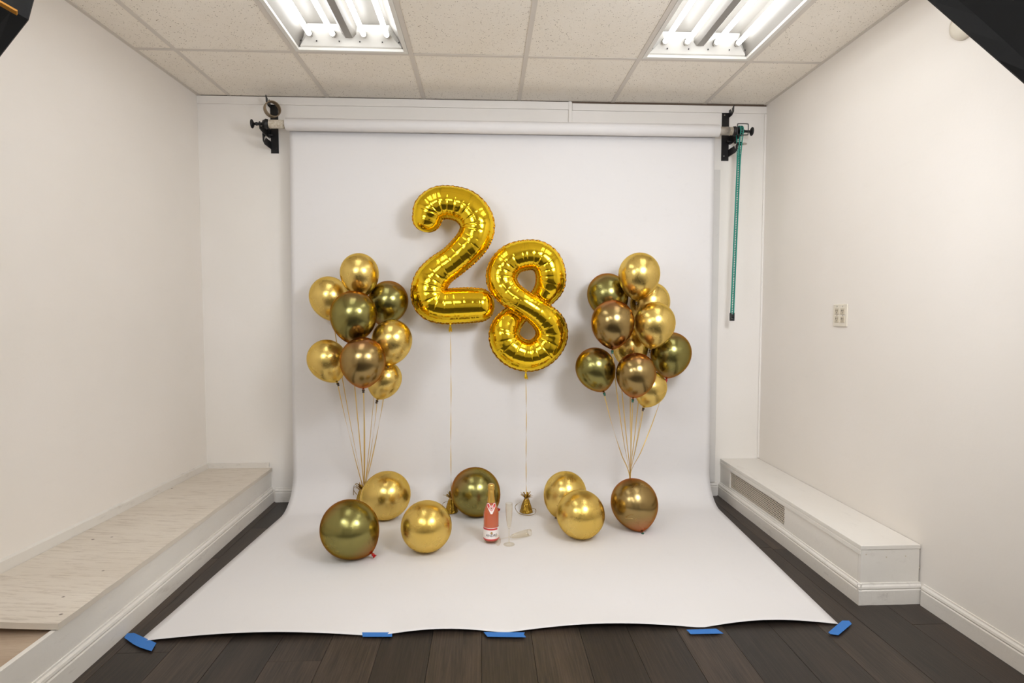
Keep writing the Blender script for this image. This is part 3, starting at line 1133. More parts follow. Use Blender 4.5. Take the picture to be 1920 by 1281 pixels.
for pl, lab, _ in tapes:
    P = [at(a, b, z=0.0075) for a, b in pl]
    c = sum(P, Vector()) / len(P)
    bm = bmesh.new()
    lo = [bm.verts.new((q.x - c.x, q.y - c.y, 0.0)) for q in P]
    f = bm.faces.new(lo)
    if f.normal.z < 0:
        f.normal_flip()
    r_ = bmesh.ops.extrude_face_region(bm, geom=[f])
    bmesh.ops.translate(bm, verts=[v for v in r_['geom'] if isinstance(v, bmesh.types.BMVert)], vec=(0, 0, 0.0012))
    bmesh.ops.recalc_face_normals(bm, faces=bm.faces)
    o = obj('tape_strip', bm, M_t, None, loc=(c.x, c.y, 0.0065))
    tag(o, lab, 'tape', 'blue tape strips on the paper edge')


# ------------------------------------------------------------------ latex balloons
def balloon_mesh(rad, long_=1.30, n=48, seg=36):
    """crown at +z, neck at -z, centre of the widest ring at the origin"""
    bm = bmesh.new()
    prof = []
    for k in range(0, seg + 1):
        a = k / seg * PI / 2
        prof.append((rad * math.sin(a), rad * 1.04 * math.cos(a)))
    for k in range(1, seg + 1):
        s = k / seg
        s = 1 - (1 - s) ** 1.5
        rr = rad * max(0.0, 1 - s ** 2.05) ** 0.66
        prof.append((max(rr, 0.0055), -rad * long_ * s))
    zb = -rad * long_
    prof += [(0.0052, zb - 0.004), (0.0045, zb - 0.007)]
    prof[0] = (0, prof[0][1])
    lathe(bm, prof[::-1], n)
    return bm, zb


def knot_mesh(zb, lip):
    bm = bmesh.new()
    lathe(bm, [(0.0, zb - 0.016), (0.004, zb - 0.016), (0.008, zb - 0.012), (0.0085, zb - 0.009), (0.006, zb - 0.005), (0.004, zb - 0.002)][::1], 14)
    # rolled lip hanging below
    lathe(bm, [(0.003, zb - 0.010), (0.006, zb - 0.014), (lip, zb - 0.021), (lip * 1.15, zb - 0.0225), (lip * 1.1, zb - 0.024), (lip * 0.8, zb - 0.022), (0.003, zb - 0.014)], 16)
    return bm


def balloon(kind, c, rad, neck, label, group, mat_knot=None, long_=1.30, lip=0.010):
    neck = Vector(neck).normalized()
    e = empty('balloon', c)
    e.rotation_mode = 'QUATERNION'
    e.rotation_quaternion = (-neck).to_track_quat('Z', 'Y')
    tag(e, label, 'balloon', group)
    bm, zb = balloon_mesh(rad, long_)
    obj('envelope', bm, M[kind], e, True)
    obj('knot', knot_mesh(zb, lip), mat_knot or M['knot'], e, True)
    tip = Vector(c) + neck * (rad * long_ + 0.008)
    return e, tip


def px_balloon(px, py, w, y):
    p = at(px, py, y=y)
    d = (p - CAM).dot(fw)
    return p, w / 2 * d / F_PX


def hang_ribbon(e, tip, anchor, bow, tw, w=0.0058, foot=None):
    mid = tip.lerp(anchor, 0.5) + Vector(bow)
    pts = catmull([tip, tip.lerp(anchor, 0.25) + Vector(bow) * 0.75, mid, tip.lerp(anchor, 0.75) + Vector(bow) * 0.75, anchor] + ([foot] if foot else []), 10)
    bpy.context.view_layer.update()
    inv = e.matrix_world.inverted() if e.rotation_mode != 'QUATERNION' else (Matrix.Translation(e.location) @ e.rotation_quaternion.to_matrix().to_4x4()).inverted()
    o = obj('ribbon', ribbon_mesh([inv @ q for q in pts], w, 0.0006, tw, random.uniform(0, 3)), M['ribbon'], e)
    return o


GL = 'balloons of the bunch on the ledge side'
GR = 'balloons of the bunch on the heater side'
anchor_l = at(683, 920, y=-0.17)
anchor_r = at(1181, 892, y=-0.36)
# kind, px, py, width px, y, neck direction (x, y, z), label, group, anchor
bunch = [
    ('gold', 674, 512, 71, -.36, (0.10, 0.1, -1), 'gold chrome balloon at the very top of the ledge side bunch', 0),
    ('gold', 617, 556, 72, -.25, (0.16, 0.0, -1), 'pale gold balloon jutting out of the ledge side bunch, upper one at its wall side', 0),
    ('olive', 728, 565, 74, -.26, (-0.40, 0.1, -1), 'olive chrome balloon tucked behind the top gold one, next to the foil 2', 0),
    ('olive', 663, 590, 86, -.50, (-0.12, 0.1, -1), 'large green-tinged olive balloon in the front middle of the ledge side bunch', 0),
    ('gold', 735, 638, 75, -.44, (-0.16, 0.0, -1), 'gold balloon below the foil 2, on the inner side of the ledge side bunch', 0),
    ('gold', 613, 674, 72, -.40, (0.42, 0.0, -1), 'gold balloon at the lower wall side of the ledge side bunch', 0),
    ('rose', 680.5, 676, 84, -.62, (-0.03, 0.15, -1), 'bronze-olive balloon with a reddish crown, lowest front one of the ledge side bunch', 0),
    ('gold', 721, 710, 64, -.38, (-0.34, 0.0, -1), 'small gold balloon hanging lowest at the back of the ledge side bunch', 0),
    ('gold', 1198.5, 514, 77, -.437, (-0.06, 0.1, -1), 'gold chrome balloon at the very top of the heater side bunch', 1),
    ('olive', 1139, 552, 76, -.263, (0.35, 0.0, -1), 'olive balloon at the upper back of the heater side bunch, nearest the foil 8', 1),
    ('gold', 1219, 567, 73, -.25, (-0.2, 0.0, -1), 'gold balloon peeking out from behind the top one of the heater side bunch', 1),
    ('rose', 1148.8, 604, 80, -.50, (0.02, 0.1, -1), 'bronze-pink balloon in the upper front of the heater side bunch', 1),
    ('gold', 1227.5, 606, 76, -.48, (-0.12, 0.1, -1), 'bright gold balloon in the front of the heater side bunch, beside the bronze-pink one', 1),
    ('gold', 1182, 650, 66, -.28, (0.0, 0.0, -1), 'gold balloon nearly hidden in the heart of the heater side bunch', 1),
    ('olive', 1116, 690, 74, -.42, (0.36, 0.0, -1), 'olive balloon at the lower side of the heater side bunch towards the foil 8', 1),
    ('rose', 1192.5, 700, 74, -.56, (-0.08, 0.1, -1), 'bronze-pink balloon lowest in front of the heater side bunch', 1),
    ('olive', 1258, 662, 75, -.30, (-0.16, 0.0, -1), 'olive balloon with red neck jutting out of the heater side bunch towards the wall', 1),
    ('gold', 1220, 727, 60, -.40, (-0.34, 0.0, -1), 'gold balloon hanging lowest at the back of the heater side bunch', 1),
]
for n_, (kd, px, py, w, y, nk, lab, side) in enumerate(bunch):
    p, rad = px_balloon(px, py, w, y)
    kn = M['knot']
    if side and kd != 'gold':
        kn = M['red'] if px > 1250 else M['knot_green']
    e, tip = balloon(kd, p, rad, nk, lab, GR if side else GL, kn, 1.30, 0.006)
    anc = (anchor_r if side else anchor_l) + Vector((random.uniform(-1, 1) * 0.004, random.uniform(-1, 1) * 0.004, 0))
    hang_ribbon(e, tip - Vector((0, 0, 0.004)), anc, (0.012 * (tip.x - anc.x) / 0.2, 0, 0), random.uniform(-6, 6), foot=Vector((anc.x + 0.006, anc.y - 0.004, 0.012)) if side else None)

# balloons lying on the paper
floor_b = [
    ('olive', 655.5, 992, 106, (0.70, -0.15, -0.72), 'olive balloon with a red knot lying frontmost on the paper at the ledge side', 'red', 1.16),
    ('gold', 724, 929, 89, (-0.80, 0.25, -0.55), 'gold balloon lying in front of the string bunch at the ledge side', 'knot', 1.22),
    ('gold', 799.5, 987, 95, (-0.1, 0.95, -0.3), 'round gold balloon lying alone between the frontmost olive one and the bottle', 'knot', 1.2),
    ('olive', 892, 922.5, 90, (0.72, 0.12, -0.62), 'olive green balloon lying behind the bottle', 'red', 1.14),
    ('gold', 1059.5, 925, 79, (-0.30, 0.15, -0.95), 'gold balloon with its knot down, leaning behind the rounder gold one', 'knot', 1.28),
    ('gold', 1088.5, 964.5, 90, (-0.15, 0.97, -0.1), 'round gold balloon lying in front of another gold one, beside the flutes', 'knot', 1.15),
    ('rose', 1189, 943, 87, (0.16, -0.50, -0.85), 'bronze-olive balloon with red knot below the strings of the heater side bunch', 'knot_green', 1.22),
]
for kd, px, py, w, nk, lab, kn, lg in floor_b:
    # find where a balloon of that width rests: centre height from the rotated shape
    nk = Vector(nk).normalized()
    rad = 0.13
    for _ in range(12):
        bm, zb = balloon_mesh(rad, lg, 16, 12)
        q = (-nk).to_track_quat('Z', 'Y')
        low = min((q @ v.co).z for v in bm.verts)
        bm.free()
        p = at(px, py, z=0.0045 - low)
        rad = w / 2 * (p - CAM).dot(fw) / F_PX
    e, tip = balloon(kd, p, rad, nk, lab, 'balloons lying on the paper', M[kn], lg, 0.010)
    if kd == 'rose':
        o = obj('ribbon', ribbon_mesh([(0.09 + 0.02 * math.sin(t * .5), 0.06 + 0.03 * math.cos(t * .5), -0.10 + 0.004 * t) for t in range(0, 9)], 0.004, 0.0006), M['ribbon'], e)
        e2 = e


# ------------------------------------------------------------------ foil number balloons
def foil_path(px_pts, y, closed=False):
    """px_pts in the zoomed crop of the photograph (origin 750,330; scale 3.203): x, y, half width, depth offset"""
    P = []
    for cx, cy, hw, dy in px_pts:
        q = at(750 + cx / 3.203, 330 + cy / 3.203, y=y + dy)
        rr = hw / 3.203 * (q - CAM).dot(fw) / F_PX
        P.append((q, rr))
    pos = catmull([p for p, r_ in P], 24, closed)
    rad = [v.x for v in catmull([Vector((r_, 0, 0)) for p, r_ in P], 24, closed)]
    if not closed:      # the rounded ends reach one radius beyond the centre line
        d0, d1 = (pos[0] - pos[2]).normalized(), (pos[-1] - pos[-3]).normalized()
        n0, n1 = 10, 10
        pos = [pos[0] + d0 * rad[0] * (1 - k / n0) for k in range(n0)] + pos + [pos[-1] + d1 * rad[-1] * (k + 1) / n1 for k in range(n1)]
        rad = [rad[0]] * n0 + rad + [rad[-1]] * n1
    # resample by length
    q = pos + [pos[0]] if closed else pos
    rd = rad + [rad[0]] if closed else rad
    L = [0.0]
    for a, b in zip(q, q[1:]):
        L.append(L[-1] + (b - a).length)
    n = int(L[-1] / 0.0035)
    out = []
    j = 0
    for i in range(n + (0 if closed else 1)):
        t = L[-1] * i / n
        while j < len(L) - 2 and L[j + 1] < t:
            j += 1
        f = (t - L[j]) / max(1e-9, L[j + 1] - L[j])
        out.append((q[j].lerp(q[j + 1], min(1, f)), rd[j] + (rd[j + 1] - rd[j]) * min(1, f), t))
    return out, L[-1]


def foil_tube(path, L, closed, seed, depth=0.92, nseg=56):
    """inflated foil: tight round section, seam in the x-z plane, creases across the bends"""
    rnd = random.Random(seed)
    # crease positions
    cr = []
    t = 0.02
    while t < L:
        cr.append((t, rnd.uniform(0.6, 1.0)))
        t += rnd.uniform(0.036, 0.060)
    n = len(path)
    N_ = Vector((0, -1, 0))
    body = bmesh.new()
    seam = bmesh.new()
    rings = []
    seamv = ([], [])
    fr = rnd.uniform(0, 6)
    # end caps by shrinking radius
    for i, (p, r0, t) in enumerate(path):
        a = path[(i - 6) % n if closed else max(0, i - 6)][0]
        b = path[(i + 6) % n if closed else min(n - 1, i + 6)][0]
        d = (b - a)
        d.y = 0
        d.normalize()
        side = Vector((d.z, 0, -d.x))       # in-plane normal
        # signed curvature: which side is the inner one
        a1 = (p - a); b1 = (b - p)
        cross = a1.x * b1.z - a1.z * b1.x
        ang = cross / max(1e-9, a1.length * b1.length)
        curv = max(-1, min(1, ang * 3.2))
        r_ = r0
        if not closed:
            e_ = min(t, L - t)
            if e_ < r0:
                r_ = r0 * math.sqrt(max(0.0004, 1 - (1 - e_ / r0) ** 2))
        c = 0.0
        near = 0.03
        for tc, am in cr:
            dd = abs(t - tc)
            if closed:
                dd = min(dd, L - dd)
            near = min(near, dd)
            if dd < 0.012:
                c += am * math.exp(-abs(dd) / 0.0032)
        puff = 0.4 + 0.6 * min(1, near / 0.014)
        row = []
        for k in range(nseg):
            th = 2 * PI * k / nseg
            cs, sn = math.cos(th), math.sin(th)
            inner = 0.5 + 0.5 * cs * (-curv / max(0.15, abs(curv)))
            w_in = (0.12 + 0.88 * inner ** 1.3) * (0.22 + 0.78 * min(1, abs(curv)))
            dep = 1 - 0.10 * c * w_in * (0.35 + 0.65 * abs(sn)) + 0.014 * puff * w_in
            # near the seam the foil gathers into small flutes
            fl = abs(cs) ** 10
            dep *= 1 + 0.020 * fl * math.sin(t * 2 * PI / 0.011 + fr + (0 if cs > 0 else 1.3)) + 0.012 * (abs(cs) ** 4) * math.sin(t * 2 * PI / 0.029)
            ww = 1 - 0.02 * abs(sn) ** 6
            row.append(body.verts.new(p + side * (r_ * cs * dep) + N_ * (r_ * sn * depth * dep * ww)))
        rings.append(row)
        for q_, cs in ((0, 1), (1, -1)):
            amp = 0.0022 * math.sin(t * 2 * PI / 0.013 + fr + q_)
            o_ = side * cs
            wid = 0.0065 + 0.0015 * math.sin(t * 2 * PI / 0.021)
            seamv[q_].append((p + o_ * (r_ * 0.985) + N_ * 0.0, p + o_ * (r_ + wid) + N_ * amp))
    m = n if closed else n - 1
    for i in range(m):
        a, b = rings[i], rings[(i + 1) % n]
        for k in range(nseg):
            body.faces.new((a[k], a[(k + 1) % nseg], b[(k + 1) % nseg], b[k]))
    if not closed:
        body.faces.new(rings[0]); body.faces.new(rings[-1])
    bmesh.ops.recalc_face_normals(body, faces=body.faces)
    for sv in seamv:
        vs = [(seam.verts.new(a), seam.verts.new(b)) for a, b in sv]
        for i in range(m):
            a, b = vs[i], vs[(i + 1) % n]
            seam.faces.new((a[0], a[1], b[1], b[0]))
    return body, seam


def to_local(bm, loc):
    bmesh.ops.translate(bm, verts=bm.verts, vec=-Vector(loc))
    return bm


def foil_number(label, px_pts, y, closed, seed, tail_px, weight_anchor, loc_px):
    root_p = at(*loc_px, y=y)
    e = empty('foil_number_balloon', root_p)
    tag(e, label, 'balloon', 'gold foil number balloons')
    path, L = foil_path(px_pts, y, closed)
    b_, s_ = foil_tube(path, L, closed, seed)
    obj('envelope', to_local(b_, root_p), M['foil'], e, True)
    so = obj('seam', to_local(s_, root_p), M['foil_seam'], e, True)
    so.modifiers.new('thickness', 'SOLIDIFY').thickness = 0.0006
    tp = at(*tail_px, y=y)
    if not closed:
        tq = at(811, 356, y=y)
        bm = bmesh.new()
        tube(bm, [tq + Vector((-0.010, 0, -0.012)), tq + Vector((0.0, 0, 0.004)), tq + Vector((0.010, 0, -0.010))], [0.004, 0.006, 0.004], 8)
        obj('hanging_tab', to_local(bm, root_p), M['knot'], e, True)
    bm = bmesh.new()
    rnd = random.Random(seed)
    for k in range(6):      # gathered filling tail below the seam
        a = rnd.uniform(-0.5, 0.5)
        d = Vector((math.sin(a) * 0.022, rnd.uniform(-0.01, 0.01), -0.030 - rnd.uniform(0, 0.012)))
        tube(bm, [tp + Vector((a * 0.03, 0, 0.026)), tp + Vector((0, 0, 0.006)), tp + d * 0.6, tp + d], [0.006, 0.0035, 0.005, 0.002], 5)
    o = obj('filling_tail', to_local(bm, root_p), M['foil'], e, True)
    pts = [tp + Vector((0, 0, -0.01)), tp.lerp(weight_anchor, 0.35) + Vector((0.002, 0, 0)), tp.lerp(weight_anchor, 0.7) + Vector((-0.001, 0, 0)), weight_anchor]
    obj('ribbon', ribbon_mesh([q - root_p for q in catmull(pts, 24)], 0.0048, 0.0006, 16, 0.4), M['ribbon'], e)
    return e


TWO = [(163, 254, 84, 0), (180, 205, 95, 0), (232, 165, 96, 0), (305, 160, 95, 0), (390, 185, 98, 0), (448, 245, 99, 0), (465, 312, 99, 0), (440, 385, 96, 0),
       (385, 452, 92, 0), (315, 515, 88, 0), (240, 570, 92, 0), (190, 632, 100, 0), (176, 700, 106, 0), (196, 758, 106, 0), (262, 782, 102, 0), (340, 780, 102, 0), (410, 777, 102, 0), (472, 776, 97, 0)]
EIGHT = [(757, 476, 86, 0), (675, 500, 88, 0), (622, 560, 90, 0), (612, 632, 88, -.005), (655, 703, 78, -.025), (725, 755, 72, -.045), (790, 797, 72, -.045), (855, 845, 80, -.03),
         (902, 905, 92, -.01), (908, 975, 92, 0), (862, 1045, 90, 0), (785, 1080, 90, 0), (700, 1062, 92, 0), (640, 1005, 92, 0), (630, 935, 88, .0),
         (665, 868, 74, .02), (722, 815, 60, .04), (790, 775, 56, .045), (855, 725, 68, .03), (898, 660, 84, .01), (905, 590, 86, 0), (880, 520, 86, 0), (825, 480, 86, 0)]
w1 = at(846, 929, y=-0.27)
w2 = at(987, 929, y=-0.285)
foil_number('shiny gold foil balloon shaped like the digit two, the upper one', TWO, -0.27, False, 3, (844.6, 611), w1, (844.6, 600))
foil_number('shiny gold foil balloon shaped like the digit eight, with two round holes', EIGHT, -0.30, True, 8, (986, 700), w2, (986, 690))


# ------------------------------------------------------------------ foil-wrapped weights
def weight(pb, hpx, label, seed, tied, loops):
    rnd = random.Random(seed)
    e = empty('balloon_weight', pb)
    tag(e, label, 'weight', 'foil wrapped balloon weights')
    Hh = 0.085
    bm = bmesh.new()
    n, m = 40, 14
    rings = []
    for i in range(m + 1):
        s = i / m
        rr = 0.040 * (1 - s) ** 0.8 + 0.010 * s
        row = []
        for k in range(n):
            a = 2 * PI * k / n
            wv = 1 + 0.10 * math.sin(k * 2 * PI / n * 7 + seed) * (0.3 + 0.7 * s) + rnd.uniform(-0.04, 0.04)
            row.append(bm.verts.new((rr * wv * math.cos(a), rr * wv * math.sin(a), Hh * s)))
        rings.append(row)
    for a, b in zip(rings, rings[1:]):
        for k in range(n):
            bm.faces.new((a[k], a[(k + 1) % n], b[(k + 1) % n], b[k]))
    bm.faces.new(rings[0][::-1]); bm.faces.new(rings[-1])
    obj('wrapper', bm, M['foil_dark'], e)
    bm = bmesh.new()      # frill of cut foil strips
    for k in range(34):
        a = 2 * PI * k / 34 + rnd.uniform(-.1, .1)
        ln = rnd.uniform(0.030, 0.058)
        sp = rnd.uniform(0.35, 1.15)
        d = Vector((math.cos(a) * math.sin(sp), math.sin(a) * math.sin(sp), math.cos(sp)))
        t_ = Vector((-math.sin(a), math.cos(a), 0)) * rnd.uniform(0.003, 0.005)
        b0 = Vector((math.cos(a) * 0.005, math.sin(a) * 0.005, Hh - 0.004))
        p1 = b0 + d * ln * 0.6
        p2 = b0 + d * ln + Vector((0, 0, -0.006 * sp))
        v = [bm.verts.new(q) for q in (b0 - t_ * .5, b0 + t_ * .5, p1 + t_, p1 - t_, p2 + t_ * .9, p2 - t_ * .9)]
        bm.faces.new(v[:4]); bm.faces.new((v[3], v[2], v[4], v[5]))
    o = obj('frill', bm, M['foil_dark'], e)
    o['kind'] = 'stuff'
    bm = bmesh.new()
    lathe(bm, [(0.010, Hh - 0.012), (0.0135, Hh - 0.008), (0.0135, Hh - 0.002), (0.010, Hh + 0.002)], 14)
    obj('tie', bm, M['ribbon'], e)
    for lp in loops:
        obj('ribbon', ribbon_mesh(catmull(lp, 10), 0.0045, 0.0006, 3), M['ribbon_dark'], e)
    return e


M['foil_dark'] = mat('dull_gold_foil', srgb(170, 136, 52), 0.28, 1.0)
k = N(M['foil_dark'])
k.bump(k.noise(k.coords(), 90, 4), 0.8, 0.004)
M['ribbon_dark'] = mat('antique_gold_ribbon', srgb(150, 124, 72), 0.35, 0.6)
weight(Vector((w1.x, -0.27, 0.0095)), 0, 'gold foil wrapped weight beside the olive green floor balloon, under the foil 2', 1, w1,
       [[(-0.005, -0.02, 0.078), (-0.045, -0.03, 0.066), (-0.052, -0.03, 0.040), (-0.03, -0.042, 0.034)]])
weight(Vector((w2.x, -0.285, 0.0075)), 0, 'gold foil wrapped weight with a curled ribbon, standing free under the foil 8', 5, w2,
       [[(0.01, -0.02, 0.074), (-0.04, -0.03, 0.070), (-0.072, -0.04, 0.045), (-0.050, -0.06, 0.012), (0.0, -0.075, 0.004), (0.045, -0.06, 0.006), (0.054, -0.04, 0.026), (0.03, -0.035, 0.034)]])
weight(Vector((anchor_l.x - 0.012, -0.185, max(0.048, anchor_l.z - 0.090))), 0, 'dark foil weight half hidden behind a gold floor balloon at the ledge side', 9, anchor_l,
       [[(-0.01, -0.01, 0.08), (-0.035, -0.02, 0.110), (-0.045, -0.02, 0.085), (-0.025, -0.03, 0.060)], [(0.0, 0, 0.085), (-0.02, -0.02, 0.125), (-0.045, -0.01, 0.11), (-0.05, -0.01, 0.05)]])


# ------------------------------------------------------------------ sparkling wine bottle
pbt = at(921, 1016, z=0.0045)
pbt.y -= 0.0
e = empty('wine_bottle', (pbt.x, pbt.y, 0.0048))
bpos = e.location.copy()
tag(e, 'rose sparkling wine bottle with a gold capsule standing on the paper', 'bottle')
dist = (bpos - CAM).dot(fw)
HB = 110 / F_PX * dist
RB_ = 0.0415
sc = HB / 0.305


def z_(v):
    return v * sc


def thin_clear(name, tint, refl_rough):
    """a thin clear wall: mostly lets light through, mirrors a little more at grazing angles"""
    m = bpy.data.materials.new(name)
    m.use_nodes = True
    t = m.node_tree
    t.nodes.remove(t.nodes['Principled BSDF'])
    tr = t.nodes.new('ShaderNodeBsdfTransparent')
    tr.inputs[0].default_value = (*tint, 1)
    gl = t.nodes.new('ShaderNodeBsdfGlossy')
    gl.inputs['Roughness'].default_value = refl_rough
    gl.inputs[0].default_value = (0.95, 0.9, 0.8, 1)
    lw = t.nodes.new('ShaderNodeLayerWeight')
    pw = t.nodes.new('ShaderNodeMath')
    pw.operation = 'POWER'
    pw.inputs[1].default_value = 3.0
    ad = t.nodes.new('ShaderNodeMath')
    ad.operation = 'MULTIPLY_ADD'
    ad.inputs[1].default_value = 0.5
    ad.inputs[2].default_value = 0.03
    t.links.new(lw.outputs['Facing'], pw.inputs[0])
    t.links.new(pw.outputs[0], ad.inputs[0])
    mx = t.nodes.new('ShaderNodeMixShader')
    t.links.new(ad.outputs[0], mx.inputs[0])
    t.links.new(tr.outputs[0], mx.inputs[1])
    t.links.new(gl.outputs[0], mx.inputs[2])
    t.links.new(mx.outputs[0], t.nodes['Material Output'].inputs[0])
    return m


glass = thin_clear('clear_glass', (0.96, 0.98, 0.95), 0.04)
wine = mat('rose_wine', srgb(240, 128, 92), 0.08, 0.0)
wine.node_tree.nodes['Principled BSDF'].inputs['Transmission Weight'].default_value = 0.55
wine.node_tree.nodes['Principled BSDF'].inputs['IOR'].default_value = 1.33
outer = [(0, 0.008), (0.025, 0.004), (0.036, 0.0), (RB_ - 0.001, 0.004), (RB_, 0.010), (RB_, 0.145), (RB_ - 0.001, 0.158), (RB_ - 0.006, 0.175), (0.028, 0.195), (0.020, 0.215), (0.0165, 0.235), (0.0145, 0.262), (0.014, 0.296), (0.0, 0.297)]
bm = bmesh.new()
lathe(bm, [(r_, z_(z)) for r_, z in outer], 48)
obj('glass_body', bm, glass, e, True)
bm = bmesh.new()
inn = [(0, 0.012), (0.030, 0.010), (RB_ - 0.003, 0.014), (RB_ - 0.0012, 0.022), (RB_ - 0.0012, 0.145), (RB_ - 0.0022, 0.158), (RB_ - 0.0072, 0.1745), (0.0268, 0.1945), (0.0188, 0.2145), (0.0155, 0.232), (0, 0.232)]
lathe(bm, [(r_, z_(z)) for r_, z in inn], 48)
obj('wine', bm, wine, e, True)
M['capsule'] = mat('gold_capsule_foil', srgb(222, 182, 98), 0.32, 0.85)
k = N(M['capsule'])
k.bump(k.noise(k.coords((1, 1, 0.35)), 160, 3), 0.5, 0.002)
bm = bmesh.new()
cap = [(0.0212, 0.212), (0.0192, 0.222), (0.0172, 0.240), (0.0160, 0.262), (0.0158, 0.272), (0.0178, 0.275), (0.0180, 0.280), (0.0166, 0.284), (0.0176, 0.287), (0.0176, 0.296), (0.0168, 0.302), (0.012, 0.305), (0, 0.3055)]
lathe(bm, [(r_ + 0.0006, z_(z)) for r_, z in cap], 40)
obj('capsule', bm, M['capsule'], e, True)
# neck collar label: two crossing swallow-tail bands with a round seal
face = math.atan2(CAM.y - bpos.y, CAM.x - bpos.x)


def r_at(z):
    z = z / sc
    for (r0, z0), (r1, z1) in zip(outer[3:], outer[4:]):
        if z0 <= z <= z1 and z1 > z0:
            return r0 + (r1 - r0) * (z - z0) / (z1 - z0)
    return 0.02


def wrap(pts2, off, name, m, parent, tilt=0.0):
    """flat outline (s along the girth, z) laid on the bottle's surface with a little thickness"""
    bm = bmesh.new()
    f = bm.faces.new([bm.verts.new((a, 0, b)) for a, b in pts2])
    bmesh.ops.triangulate(bm, faces=[f])
    bmesh.ops.subdivide_edges(bm, edges=bm.edges, cuts=3, use_grid_fill=True)
    for v in bm.verts:
        s_, z = v.co.x, v.co.z
        r_ = r_at(z) + off
        a = face + tilt + s_ / r_
        v.co = Vector((r_ * math.cos(a), r_ * math.sin(a), z))
    bmesh.ops.recalc_face_normals(bm, faces=bm.faces)
    o = obj(name, bm, m, parent, True)
    return o


M['label_red'] = mat('coral_label_print', srgb(206, 62, 64), 0.5)
M['label_white'] = mat('white_label_paper', srgb(238, 230, 226), 0.6)
M['ink'] = mat('black_label_ink', srgb(30, 26, 30), 0.6)
M['seal'] = mat('bronze_seal_print', srgb(150, 112, 84), 0.5)
cz = z_(0.186)
TL = 0.05
for s in (-1, 1):
    o_w = [(s * -0.006, cz - 0.026), (s * 0.004, cz - 0.028), (s * 0.028, cz + 0.014), (s * 0.025, cz + 0.024), (s * 0.014, cz + 0.026), (s * -0.010, cz - 0.010)]
    o_r = [(s * -0.002, cz - 0.014), (s * 0.006, cz - 0.012), (s * 0.0255, cz + 0.014), (s * 0.023, cz + 0.0215), (s * 0.015, cz + 0.022), (s * 0.0, cz - 0.004)]
    o = wrap(o_w, 0.0016, 'neck_label', M['label_white'], e, TL)
    wrap(o_r, 0.0020, 'red_band', M['label_red'], o, TL)
cir = lambda r_, c_, n=20: [(c_[0] + r_ * math.cos(2 * PI * k / n), c_[1] + r_ * math.sin(2 * PI * k / n)) for k in range(n)]
o = wrap(cir(0.0125, (0, cz + 0.001)), 0.0024, 'neck_seal', M['label_white'], e, TL)
wrap(cir(0.0105, (0, cz + 0.001)), 0.0028, 'seal_print', M['label_red'], o, TL)
wrap(cir(0.0075, (0, cz + 0.001)), 0.0031, 'seal_print', M['label_white'], o, TL)
wrap(cir(0.0050, (0, cz + 0.001)), 0.0034, 'seal_print', M['seal'], o, TL)


def band(z0, z1, a0, a1, off, name, m, parent):
    bm = bmesh.new()
    n = 40
    lo, hi = [], []
    for k in range(n + 1):
        a = face + TL + a0 + (a1 - a0) * k / n
        for row, z in ((lo, z0), (hi, z1)):
            row.append(bm.verts.new(((RB_ + off) * math.cos(a), (RB_ + off) * math.sin(a), z)))
    for k in range(n):
        bm.faces.new((lo[k], lo[k + 1], hi[k + 1], hi[k]))
    return obj(name, bm, m, parent, True)


lab = band(z_(0.028), z_(0.086), -1.9, 1.9, 0.0006, 'label', M['label_white'], e)
band(z_(0.0745), z_(0.0835), -1.9, 0.85, 0.0010, 'red_stripe', M['label_red'], lab)
band(z_(0.0215), z_(0.028), -1.9, 1.9, 0.0006, 'foot_stripe', M['label_red'], e)
wrap(cir(0.0062, (0.0, z_(0.0605))), 0.0014, 'seal_print', M['seal'], lab, TL)
wrap(cir(0.0035, (0.0, z_(0.0605))), 0.0017, 'seal_print', M['capsule'], lab, TL)


def text_on(txt, size, zc, name, m, parent, off, sx=1.0, bold=0.0):
    cu = bpy.data.curves.new(name, 'FONT')
    cu.body = txt
    cu.size = size
    cu.align_x = 'CENTER'
    cu.offset = bold
    to = bpy.data.objects.new(name, cu)
    COL.objects.link(to)
    bpy.context.view_layer.update()
    me = bpy.data.meshes.new_from_object(to.evaluated_get(bpy.context.evaluated_depsgraph_get()))
    bpy.data.objects.remove(to)
    for v in me.vertices:
        a = face + TL + v.co.x * sx / (RB_ + off)
        z = zc + v.co.y
        v.co = Vector(((RB_ + off) * math.cos(a), (RB_ + off) * math.sin(a), z))
    me.materials.clear()
    me.materials.append(m)
    o = bpy.data.objects.new(name, me)
    COL.objects.link(o)
    o.parent = parent
    return o


text_on('ANDR\u00c9', 0.0185, z_(0.0415), 'lettering', M['ink'], lab, 0.0014, 1.05, 0.0)


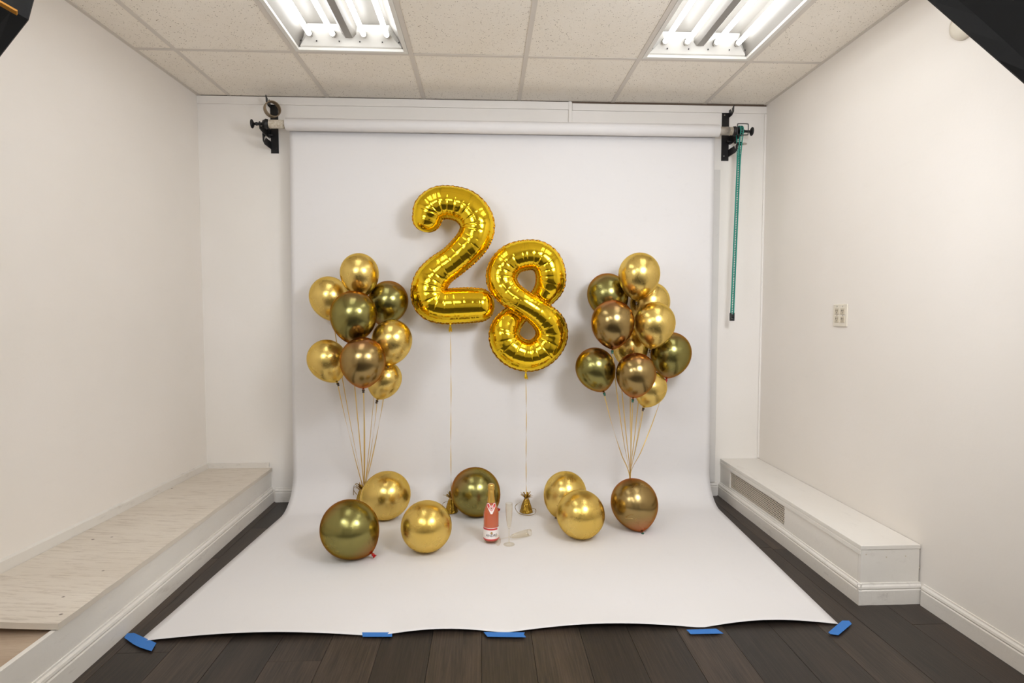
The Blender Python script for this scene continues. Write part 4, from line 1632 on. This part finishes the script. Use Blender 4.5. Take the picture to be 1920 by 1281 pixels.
# ------------------------------------------------------------------ champagne flutes
plastic = thin_clear('clear_plastic', (0.98, 0.97, 0.94), 0.08)
pf = at(954.5, 1021.5, z=0.0045)
df = (pf - CAM).dot(fw)
HF = 79 / F_PX * df


def flute(label, parts=True):
    e = empty('champagne_flute')
    tag(e, label, 'champagne flute', 'clear plastic flutes beside the bottle')
    k_ = HF / 0.215
    bm = bmesh.new()
    prof = [(0, 0.0), (0.029, 0.0), (0.030, 0.0012), (0.029, 0.0028), (0.015, 0.0045), (0.006, 0.009), (0, 0.009)]
    lathe(bm, [(a, b * k_) for a, b in prof], 40)
    obj('foot', bm, plastic, e, True)
    bm = bmesh.new()
    lathe(bm, [(0, 0.0092 * k_), (0.0042, 0.0092 * k_), (0.0032, 0.03 * k_), (0.0034, 0.075 * k_), (0.0048, 0.0825 * k_), (0, 0.083 * k_)], 20)
    obj('stem', bm, plastic, e, True)
    bm = bmesh.new()
    o_ = [(0, 0.084), (0.005, 0.0845), (0.0105, 0.096), (0.0150, 0.125), (0.0182, 0.160), (0.0190, 0.190), (0.0188, 0.215)]
    i_ = [(0.0172, 0.215), (0.0174, 0.190), (0.0166, 0.160), (0.0134, 0.125), (0.0088, 0.099), (0.003, 0.0905), (0, 0.0905)]
    lathe(bm, [(a, b * k_) for a, b in o_ + i_], 40)
    obj('bowl', bm, plastic, e, True)
    return e


f1 = flute('clear plastic champagne flute standing upright beside the bottle')
f1.location = (pf.x, pf.y, 0.0050)
f2 = flute('clear plastic champagne flute lying on its side, its foot against the bottle')
foot = at(932, 1023, z=0.005)
tip = at(992, 1005, z=0.005)
dr = (tip - foot)
dr.z = 0
dr.normalize()
L2 = HF
# rests on the rim of its foot and on the rim of its bowl
al = math.atan2(0.030 - 0.0188, L2)
axis = Vector((dr.x * math.cos(al), dr.y * math.cos(al), -math.sin(al)))
f2.location = foot + Vector((0, 0, 0.030 * math.cos(al)))
f2.rotation_mode = 'QUATERNION'
f2.rotation_quaternion = axis.to_track_quat('Z', 'Y')
